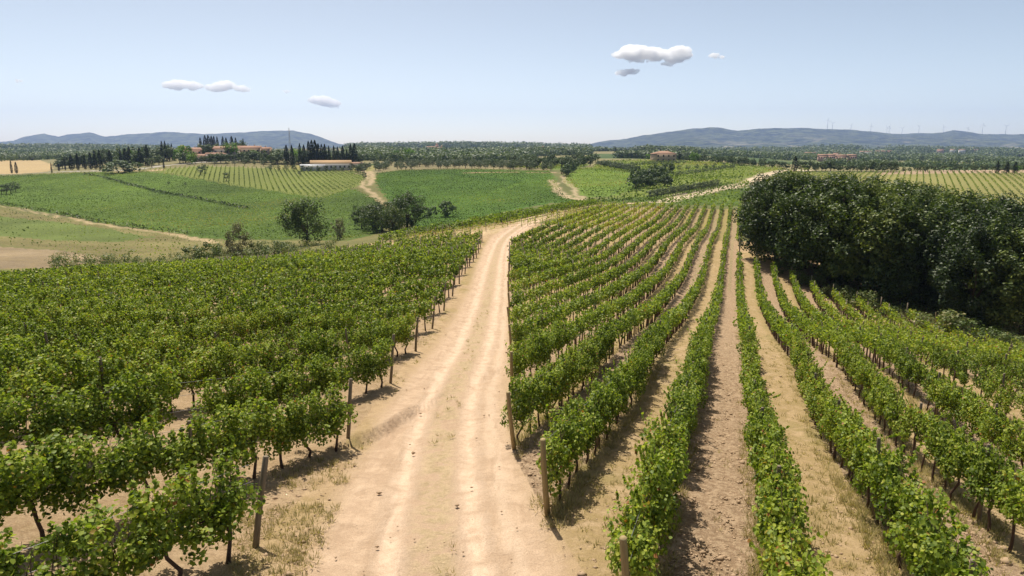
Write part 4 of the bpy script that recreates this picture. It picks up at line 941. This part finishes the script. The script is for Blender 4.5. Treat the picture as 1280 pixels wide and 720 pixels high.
# band of vines along the crest of the right block and left of the road bend
crest = np.array([P(640, 287, 128)[:2], P(700, 266, 172)[:2], P(728, 257, 192)[:2], P(800, 255, 196)[:2], P(930, 257, 198)[:2], P(930, 256, 203)[:2], P(800, 254, 202)[:2], P(725, 255, 200)[:2]])
crop_rows('vine_hedge', np.array([P(728, 257, 190.5)[:2], P(930, 257, 193.5)[:2], P(930, 256, 196.5)[:2], P(726, 255, 194)[:2]]), 90, 1.2, .38, 1.5, .5, VINE, 'leafy hedge of vines closing the far end of the right vineyard block', 1, -.05, 12, .2, 'hedge')
def line_rows(name, line, offs, size, h0, h1, wid, mat, label, per_m, tint, seed, cat, stems=0):
    rg = np.random.default_rng(seed); line = smooth_line(line, 6); C = []; T = []
    for o in offs:
        seg = np.diff(line, axis=0); L = np.hypot(*seg.T); cum = np.concatenate([[0], np.cumsum(L)]); n = int(cum[-1] * per_m); s_ = rg.uniform(0, cum[-1], n)
        s_ = s_[rg.random(n) < .35 + 1.1 * vnoise(s_, s_ * 0 + o * 7, 2.2)]; k = np.clip(np.searchsorted(cum, s_) - 1, 0, len(L) - 1); d = seg[k] / L[k][:, None]; nn = np.stack([-d[:, 1], d[:, 0]], 1)
        p = line[k] + d * (s_ - cum[k])[:, None] + nn * (o + rg.normal(0, wid * .35, len(s_)))[:, None]
        C.append(np.stack([p[:, 0], p[:, 1], H0(p[:, 0], p[:, 1]) + rg.uniform(h0, h1, len(s_)) * (.75 + .4 * vnoise(s_, s_ * 0 + o, 1.5))], 1))
    C = np.concatenate(C); n = len(C); T = np.clip(.42 + rg.normal(0, .15, n) + tint, 0, 1)
    me = leaf_mesh(name, C, rg.normal(0, .6, (n, 3)) + (0, 0, .6), size * rg.uniform(.7, 1.3, n), T, 1, mat, seed); return tag(obj(name, me), label, cat, kind='stuff')
bend = [G(482, 303.5), G(540, 293), G(600, 284), G(640, 277.5), G(672, 270.8), G(700, 265.3), G(728, 260.5), tuple(P(750, 257, 200)[:2])]
line_rows('vine_hedge', bend, [0, 2.3, 4.6], .34, .35, 1.75, .7, VINE, 'band of dark green vines along the left side of the track bend', 62, -.06, 13, 'hedge')
line_rows('young_vines', bend, [-2.4, -4.8, -7.2], .2, .3, 1.3, .25, VINE, 'thin yellowish young vines on pale soil beside the track bend', 22, .27, 14, 'young vines')
line_rows('hedgerow', [G(105, 218), G(150, 228), G(200, 240.5), G(245, 248.5), G(310, 261)], [0], .7, .1, 1.2, .8, OAK, 'thin dark hedgerow slanting down across the green valley slope', 4, -.1, 15, 'hedge')
line_rows('hedgerow', [G(0, 255.5), G(60, 265.5), G(120, 277.5), G(180, 286.5), G(238, 294)], [0], .6, .2, 1.4, .6, OAK, 'dark line of bushes above the sandy track in the left valley', 5, 0, 16, 'hedge')
m = MB(); gb = np.random.default_rng(9)
for q in range(60):
    t = gb.uniform(0, len(bend) - 1.01); k = int(t); p = np.array(bend[k]) * (1 - t + k) + np.array(bend[k + 1]) * (t - k); d = np.array(bend[k + 1]) - np.array(bend[k]); d /= np.hypot(*d); p = p - np.array([-d[1], d[0]]) * float(gb.choice([2.4, 4.8, 7.2])); m.box((p[0], p[1], float(H0(*p)) + .8), (.045, .045, .95))
tag(m.build('vineyard_stakes', POST), 'thin stakes among the young vines beside the track bend', 'stakes', kind='stuff')

# ------------------------------------------------------------------ dry grass tufts and clods
rg = np.random.default_rng(3)
def scatter(n, span, f):
    y = 9 * np.exp(rg.uniform(0, span, n * 6)); x = rg.uniform(-.45, .8, n * 6) * y; rc = ((x - PA[0]) * nR[0] + (y - PA[1]) * nR[1]) / SR
    inr = inpoly(x, y, R_poly); fr = np.abs(rc - np.round(rc)) * SR; rl_ = np.abs(dist_poly(x, y, ROAD)[0]); od = (np.floor(rc).astype(int) % 2) == 1
    p = f(x, y, inr, fr, rl_, od); m = np.nonzero(rg.random(len(x)) < p)[0][:n]; return x[m], y[m], inr[m] & (fr[m] < .45)
def f_t(x, y, inr, fr, rl_, od):
    nz = vnoise(x, y, 1.6)
    return np.where(inr, np.where(fr < .45, .9, np.where(od, .02, .3)) * (.3 + nz), np.where(rl_ < 2.1, .25 * (rl_ < .4) * (nz > .5), .55 * (nz > .45)))
tx, ty, tin = scatter(7000, 1.7, f_t); tuf = np.stack([tx, ty, np.where(tin, 1.6, 1)], 1)
tz = H(tuf[:, 0], tuf[:, 1]); nb = 12; k = np.repeat(np.arange(len(tuf)), nb); n_ = len(k)
a = rg.uniform(0, 6.28, n_); ln = rg.uniform(.04, .13, n_) * tuf[k, 2]; sp = rg.uniform(0, .11, n_); w = rg.uniform(.006, .012, n_)
b0 = np.stack([tuf[k, 0] + np.cos(a) * sp, tuf[k, 1] + np.sin(a) * sp, tz[k] - .01], 1); tip = b0 + np.stack([np.cos(a) * ln * .8, np.sin(a) * ln * .8, ln], 1)
sd = np.stack([-np.sin(a) * w, np.cos(a) * w, 0 * a], 1); VV = np.stack([b0 - sd, b0 + sd, tip], 1).reshape(-1, 3)
me = np_mesh('dry_grass', VV, F3=np.arange(3 * n_).reshape(-1, 3), attrs={'tint': ('FLOAT', 'FACE', np.clip(rg.normal(.45, .25, n_), 0, 1))}, mat=GRASS)
tag(obj('dry_grass', me), 'short dry straw coloured grass under the vines and on the verges', 'grass', kind='stuff')
cx_, cy_, _ = scatter(13000, 1.5, lambda x, y, inr, fr, rl_, od: np.where(inr, np.where(od, .9, .08), np.where(rl_ < 2.4, .012, .25)))
cl = np.stack([cx_, cy_, rg.lognormal(-3.75, .5, len(cx_))], 1)
cz = H(cl[:, 0], cl[:, 1]); octv = np.array([[1, 0, 0], [0, 1, 0], [-1, 0, 0], [0, -1, 0], [0, 0, .7], [0, 0, -.7]]); of = np.array([[0, 1, 4], [1, 2, 4], [2, 3, 4], [3, 0, 4], [1, 0, 5], [2, 1, 5], [3, 2, 5], [0, 3, 5]])
VV = np.stack([cl[:, 0], cl[:, 1], cz + cl[:, 2] * .02], 1)[:, None] + octv[None] * cl[:, 2][:, None, None] * rg.uniform(.6, 1.3, (len(cl), 6, 1))
CLM = plain('clod_earth', (.38, .27, .17), .95, .3, 9)
me = np_mesh('soil_clods', VV.reshape(-1, 3), F3=(np.arange(len(cl))[:, None, None] * 6 + of[None]).reshape(-1, 3), mat=CLM)
tag(obj('soil_clods', me), 'small clods of dry earth scattered between the vine rows', 'clods', kind='stuff')
# ------------------------------------------------------------------ buildings
WALLW = plain('white_plaster', (.55, .52, .48), .85, .1, .6); WALLT = plain('ochre_plaster', (.42, .31, .22), .9, .15, .5); WALLS = plain('grey_stone', (.30, .26, .22), .95, .25, 1.2, .05); WALLP = plain('pink_plaster', (.45, .28, .21), .9, .15, .5)
ROOFT = plain('terracotta_tiles', (.31, .18, .12), .85, .25, 2.5, .04); ROOFY = plain('sunny_tiles', (.40, .26, .13), .85, .2, 2.5, .04); ROOFG = plain('pale_metal_roof', (.55, .56, .58), .5, .08, 1); GLASS = plain('dark_window', (.03, .035, .045), .2, .2, 1, 0, .6); WOODD = plain('brown_door', (.10, .06, .035), .7, .2, 3)
def house(u, v, w, d, hgt, roof_h, rz, wall, roof, label, nwin=3, storeys=1, hip=False, chim=1, name='house', cat='house', porch=False, group=None, door=True):
    g = G(u, v); z = float(min(H0(g[0] + a * w / 2, g[1] + b * d / 2) for a in (-1, 1) for b in (-1, 1))) ; az_ = math.atan2(g[0], g[1])
    r = empty(name, (g[0], g[1], z), -az_ + R(rz)); tag(r, label, cat, group)
    MB().box((0, 0, hgt / 2 - .5), (w / 2, d / 2, hgt / 2 + .5)).build('wall', wall, r)
    o = .5; hx, hy = w / 2 + o, d / 2 + o; m = MB(); zz = hgt + .003; t = .18
    if hip:
        k = max(0, hx - hy); vs = [(-hx, -hy, zz), (hx, -hy, zz), (hx, hy, zz), (-hx, hy, zz), (-hx, -hy, zz + t), (hx, -hy, zz + t), (hx, hy, zz + t), (-hx, hy, zz + t), (-k, 0, zz + roof_h), (k, 0, zz + roof_h)]
        m.poly(vs, [(0, 3, 2, 1), (0, 1, 5, 4), (1, 2, 6, 5), (2, 3, 7, 6), (3, 0, 4, 7), (4, 5, 9, 8), (6, 7, 8, 9), (5, 6, 9), (7, 4, 8)])
    else:
        vs = [(-hx, -hy, zz), (hx, -hy, zz), (hx, hy, zz), (-hx, hy, zz), (-hx, -hy, zz + t), (hx, -hy, zz + t), (hx, hy, zz + t), (-hx, hy, zz + t), (-hx, 0, zz + roof_h), (hx, 0, zz + roof_h)]
        m.poly(vs, [(0, 3, 2, 1), (0, 1, 5, 4), (1, 2, 6, 5), (2, 3, 7, 6), (3, 0, 4, 7), (4, 5, 9, 8), (6, 7, 8, 9), (5, 6, 9), (7, 4, 8)])
    rf = m.build('roof', roof, r)
    for c in range(chim): MB().box((w * (.22 - .4 * c), d * .12, hgt + roof_h * .9), (.4, .4, .9)).box((w * (.22 - .4 * c), d * .12, hgt + roof_h * .9 + .95), (.5, .5, .08)).build('chimney', wall, rf)
    fl = hgt / storeys
    for s in range(storeys):
        for k in range(nwin):
            x = -w / 2 + w * (k + .5) / nwin
            if door and s == 0 and k == nwin // 2: MB().box((x, -d / 2 - .02, 1.1), (.6, .06, 1.1)).build('door', WOODD, r); continue
            MB().box((x, -d / 2 - .02, s * fl + fl * .55), (min(.55, w / nwin * .3), .05, min(.75, fl * .28))).build('window', GLASS, r)
    return r
house(414, 212.5, 26, 9, 4.6, 2.2, 2, WALLW, ROOFY, 'long white farm building with a row of arched windows and sunlit tile roof', 9, 1, False, 0, door=False)
house(391, 213, 15, 8, 3.4, 1.0, 2, WALLW, ROOFG, 'low white shed with pale roof beside the long white building', 2, 1, False, 0, 'shed', 'shed', door=True)
house(446, 209.5, 8, 6, 3, 1.0, -4, WALLS, ROOFT, 'small dark outbuilding right of the long white building', 2, 1, False, 0, 'shed', 'shed')
house(241, 199, 12, 9, 7.5, 2.0, 12, WALLP, ROOFT, 'reddish village house with tiled roof left of the cypress clump', 3, 2)
house(229, 198, 6, 6, 10.5, 1.4, 8, WALLP, ROOFT, 'narrow red tower house at the left end of the village', 1, 3, True, 0)
house(255, 201, 15, 8, 4, 1.4, 8, WALLT, ROOFT, 'low village house with pink roof below the cypress clump', 3, 1)
house(271, 201, 13, 9, 5, 1.3, 14, WALLS, ROOFT, 'low grey stone barn beside the village road', 3, 1, name='barn', cat='barn', chim=0)
house(284, 199.5, 16, 11, 8, 2.2, -16, WALLS, ROOFT, 'big grey stone farmhouse in the middle of the village', 4, 2)
house(313, 198, 16, 11, 8, 2, -8, WALLT, ROOFT, 'long ochre house with orange roof at the right end of the village', 5, 2)
house(328, 197.5, 13, 9, 7, 1.8, -14, WALLT, ROOFT, 'plain brown house standing far right in the village', 3, 2)
house(158, 203, 9, 7, 4.5, 1.5, 0, WALLT, ROOFT, 'pale house half hidden between the far left cypresses', 3, 1)
house(829, 202, 17, 11, 6.2, 2.2, 22, WALLT, ROOFT, 'two storey stone farmhouse with red hipped roof on the central hill', 4, 2, True, 1, 'farmhouse', 'farmhouse')
for k, (u, D, w, hgt, lb) in enumerate([(541, 1500, 26, 12, 'red village church with a small tower on the skyline woods'), (548, 1480, 20, 9, 'reddish house right of the skyline church'), (533, 1490, 18, 8, 'reddish house left of the skyline church'), (672, 1500, 30, 8, 'long pale house on the skyline right of the church'), (659, 1520, 20, 8, 'small pale house left of the long skyline house'),
                            (1012, 1500, 22, 9, 'red roofed villa at the left end of the wooded hill'), (1046, 1480, 16, 8, 'pale house among trees on the wooded hill'), (1028, 1000, 13, 6, 'first tiled house in the hamlet below the wooded hill'), (1039, 1040, 12, 6, 'second tiled house in the hamlet below the wooded hill'), (1051, 1000, 14, 6, 'third tiled house in the hamlet below the wooded hill'), (1064, 1050, 12, 6, 'fourth tiled house at the right of the hamlet'), (1081, 1900, 30, 10, 'pale house on the plain right of the wooded hill'), (1100, 2100, 30, 10, 'reddish house on the plain under the turbines'),
                            (1108, 2100, 26, 10, 'orange roofed house on the plain beside the reddish one'), (1174, 2300, 20, 10, 'red farm block in the middle of the right plain'), (1189, 2350, 14, 9, 'white house beside the red farm block'), (1201, 2300, 18, 10, 'pale brown house right of the white house on the plain'), (1218, 2400, 16, 8, 'small tiled house far right on the plain')]):
    p = P(u, 200, D)[:2]; z = float(H0(*p)); r = empty('house', (p[0], p[1], z + 2.5), -math.atan2(p[0], p[1]) + R(rt.uniform(-20, 20))); tag(r, lb, 'house')
    wl = WALLW if 'white' in lb or 'pale' in lb else WALLP; MB().box((0, 0, hgt / 2 - 2), (w / 2, 5, hgt / 2 + 2)).build('wall', wl, r); hx = w / 2 + .5; rh = 2.6
    MB().poly([(-hx, -5.6, hgt), (hx, -5.6, hgt), (hx, 5.6, hgt), (-hx, 5.6, hgt), (-hx, 0, hgt + rh), (hx, 0, hgt + rh)], [(0, 3, 2, 1), (0, 1, 5, 4), (2, 3, 4, 5), (1, 2, 5), (3, 0, 4)]).build('roof', ROOFT, r)
    for q in range(4): MB().box((-w / 2 + w * (q + .5) / 4, -5.04, hgt * .62), (.8, .06, 1)).build('window', GLASS, r)
    if 'church' in lb: t = MB().box((w * .38, 0, hgt * .75), (2.6, 2.6, hgt * .75)).build('tower', wl, r); MB().poly([(w * .38 - 3, -3, hgt * 1.5), (w * .38 + 3, -3, hgt * 1.5), (w * .38 + 3, 3, hgt * 1.5), (w * .38 - 3, 3, hgt * 1.5), (w * .38, 0, hgt * 1.5 + 3)], [(0, 3, 2, 1), (0, 1, 4), (1, 2, 4), (2, 3, 4), (3, 0, 4)]).build('spire', ROOFT, t)
# low wall beside the village road
# ------------------------------------------------------------------ wind turbines
TW = plain('turbine_white', (.80, .80, .80), .5, .02, .1)
tm = MB(); tm.tube([(0, 0, -60), (0, 0, 20), (0, 0, 78)], [3.2, 2.6, 1.6], 10); T_tower = tm.mesh('tower', TW, True)
tm = MB(); tm.box((0, 1.5, 0), (2.0, 5.5, 2.0)); T_nac = tm.mesh('nacelle', TW); tm = MB(); tm.tube([(0, 0, 0), (0, -1.6, 0), (0, -2.4, 0)], [1.9, 1.5, .3], 10); T_hub = tm.mesh('hub', TW, True)
tm = MB(); tm.poly([(-.9, -.3, 1), (.9, -.3, 1), (.9, .3, 1), (-.9, .3, 1), (-1.9, -.3, 9), (1.5, -.25, 9), (1.5, .25, 9), (-1.9, .3, 9), (-.3, -.1, 42), (.4, -.1, 42), (.4, .1, 42), (-.3, .1, 42)], [(0, 1, 5, 4), (1, 2, 6, 5), (2, 3, 7, 6), (3, 0, 4, 7), (4, 5, 9, 8), (5, 6, 10, 9), (6, 7, 11, 10), (7, 4, 8, 11), (3, 2, 1, 0), (8, 9, 10, 11)]); T_bl = tm.mesh('blade', TW)
tb = [(1035, 150, 20), (1041, 154, 70), (1064, 156.5, 40), (1089, 157.5, 0), (1109, 160, 100), (1112, 158.5, 25), (1128, 160.5, 50), (1149, 158, 60), (1180, 159, 95), (1210, 160, 35), (1229, 156, 2), (1258, 157.5, 65)]
for k, (u, vh, a) in enumerate(tb):
    D = 8650; p = P(u, vh, D); hub = p[2]; r = empty('wind_turbine', (p[0], p[1], hub - 80), -math.atan2(p[0], p[1]) + R(rt.uniform(-25, 25))); tag(r, f'slim white wind turbine, {ordn(k + 1)} from the left on the mountain ridge', 'wind turbine', 'wind turbines on the mountain ridge')
    obj('tower', T_tower, r); nc = obj('nacelle', T_nac, r); nc.location = (0, 0, 80)
    hb_ = obj('hub', T_hub, r); hb_.location = (0, -4.2, 80)
    for q in range(3): b = obj('blade', T_bl, r); b.location = (0, -5.2, 80); b.rotation_euler = (0, R(a + 120 * q), 0)
# lattice mast behind the cypresses
g = G(364, 207); r = empty('lattice_mast', (g[0], g[1], float(H0(*g)))); tag(r, 'thin grey lattice mast rising between the cypresses left of the white building', 'mast')
m = MB()
for a, b in ((-1, -1), (1, -1), (1, 1), (-1, 1)): m.tube([(a * .8, b * .8, -1), (a * .15, b * .15, 26)], .05, 4)
for k in range(12):
    z0, z1 = k * 2.1, (k + 1) * 2.1; q0, q1 = .8 - .65 * z0 / 26, .8 - .65 * z1 / 26
    for s in (-1, 1): m.tube([(-q0, s * q0, z0), (q1, s * q1, z1)], .03, 4); m.tube([(s * q0, -q0, z0), (s * q1, q1, z1)], .03, 4)
m.build('tower', WIRE, r)

# ------------------------------------------------------------------ clouds, above and beyond the haze
CM, n, out = new_mat('cloud_vapour')
pv = N(n, 'ShaderNodeVolumePrincipled'); pv.inputs['Color'].default_value = (1, 1, 1, 1); pv.inputs['Density'].default_value = .016; pv.inputs['Anisotropy'].default_value = .3
n.links.new(pv.outputs[0], out.inputs['Volume'])
import bmesh
ctex = bpy.data.textures.new('puff', 'CLOUDS'); ctex.noise_scale = 90; ctex.noise_depth = 5
def cloud(parts, label, D=12500, seed=1):
    bm = bmesh.new(); rg = np.random.default_rng(seed)
    cu = np.mean([p[0] for p in parts]); cv = np.mean([p[1] for p in parts]); O = P(cu, cv, D)
    for u, v, ru, rv in parts:
        nb = max(8, int(ru * rv / 2))
        for _ in range(min(nb, 60)):
            a = rg.uniform(0, 6.28); q = rg.uniform(0, 1) ** .5; c = P(u + math.cos(a) * q * ru * .8, v + math.sin(a) * q * rv * .6, D) - O; rad = (rg.uniform(.4, .8) * rv * (1 - .4 * q)) / F * D
            vs = bmesh.ops.create_icosphere(bm, subdivisions=3, radius=rad)['verts']
            off = np.array([c[0], c[1] + rg.normal(0, rad), c[2]])
            for w in vs: w.co = (w.co.x * 1.5 + off[0], w.co.y * 1.5 + off[1], w.co.z + off[2])
    me = bpy.data.meshes.new('cloud'); bm.to_mesh(me); bm.free(); me.materials.append(CM); o = obj('cloud', me); o.location = O
    rm = o.modifiers.new('r', 'REMESH'); rm.mode = 'VOXEL'; rm.voxel_size = 12; rm.use_smooth_shade = True
    ds = o.modifiers.new('d', 'DISPLACE'); ds.texture = ctex; ds.strength = 60; ds.texture_coords = 'GLOBAL'; ds.mid_level = .5
    tag(o, label, 'cloud', 'small white clouds in the summer sky', kind='structure')
cloud([(792, 66, 20, 10), (775, 69, 13, 5), (815, 68, 22, 9), (843, 74, 15, 6), (835, 80, 14, 3), (848, 64, 15, 7), (856, 70, 8, 6), (800, 76, 20, 3)], 'largest white cloud, high right of centre', seed=2)
cloud([(778, 91, 10, 4.5), (790, 89, 10, 5)], 'small cloud wisp below the largest cloud', seed=3)
cloud([(893, 69, 7, 4), (901, 71, 6, 3)], 'small round cloud right of the largest cloud', seed=4)
cloud([(222, 106, 17, 7), (240, 107, 14, 6)], 'flat white cloud at the left of the left-hand pair', D=12000, seed=5)
cloud([(270, 109, 14, 6), (282, 107, 12, 7), (302, 111, 10, 5)], 'white cloud at the right of the left-hand pair', D=12000, seed=6)
cloud([(357, 114, 8, 3)], 'tiny cloud right of the left-hand pair', D=12000, seed=7)
cloud([(400, 125, 16, 6), (412, 129, 15, 6), (420, 134, 7, 3)], 'lowest ragged white cloud left of centre', D=12000, seed=8)
cloud([(21, 101, 7, 2.4)], 'tiny cloud near the left edge of the sky', D=12000, seed=9)
cloud([(376, 93, 4, 1.6)], 'faint tiny cloud above the lowest ragged cloud', D=12000, seed=10)
# ------------------------------------------------------------------ haze
hb = MB(); hb.box((0, 0, 240), (11600, 11600, 400))
hz = hb.build('haze', None)
m, n, out = new_mat('haze_air')
pv = N(n, 'ShaderNodeVolumePrincipled'); pv.inputs['Color'].default_value = (.46, .60, 1, 1); pv.inputs['Density'].default_value = 6.5e-5; pv.inputs['Anisotropy'].default_value = .2
n.links.new(pv.outputs[0], out.inputs['Volume']); hz.data.materials.append(m)
tag(hz, 'thin summer haze that fades the mountains to blue', 'haze', kind='stuff')
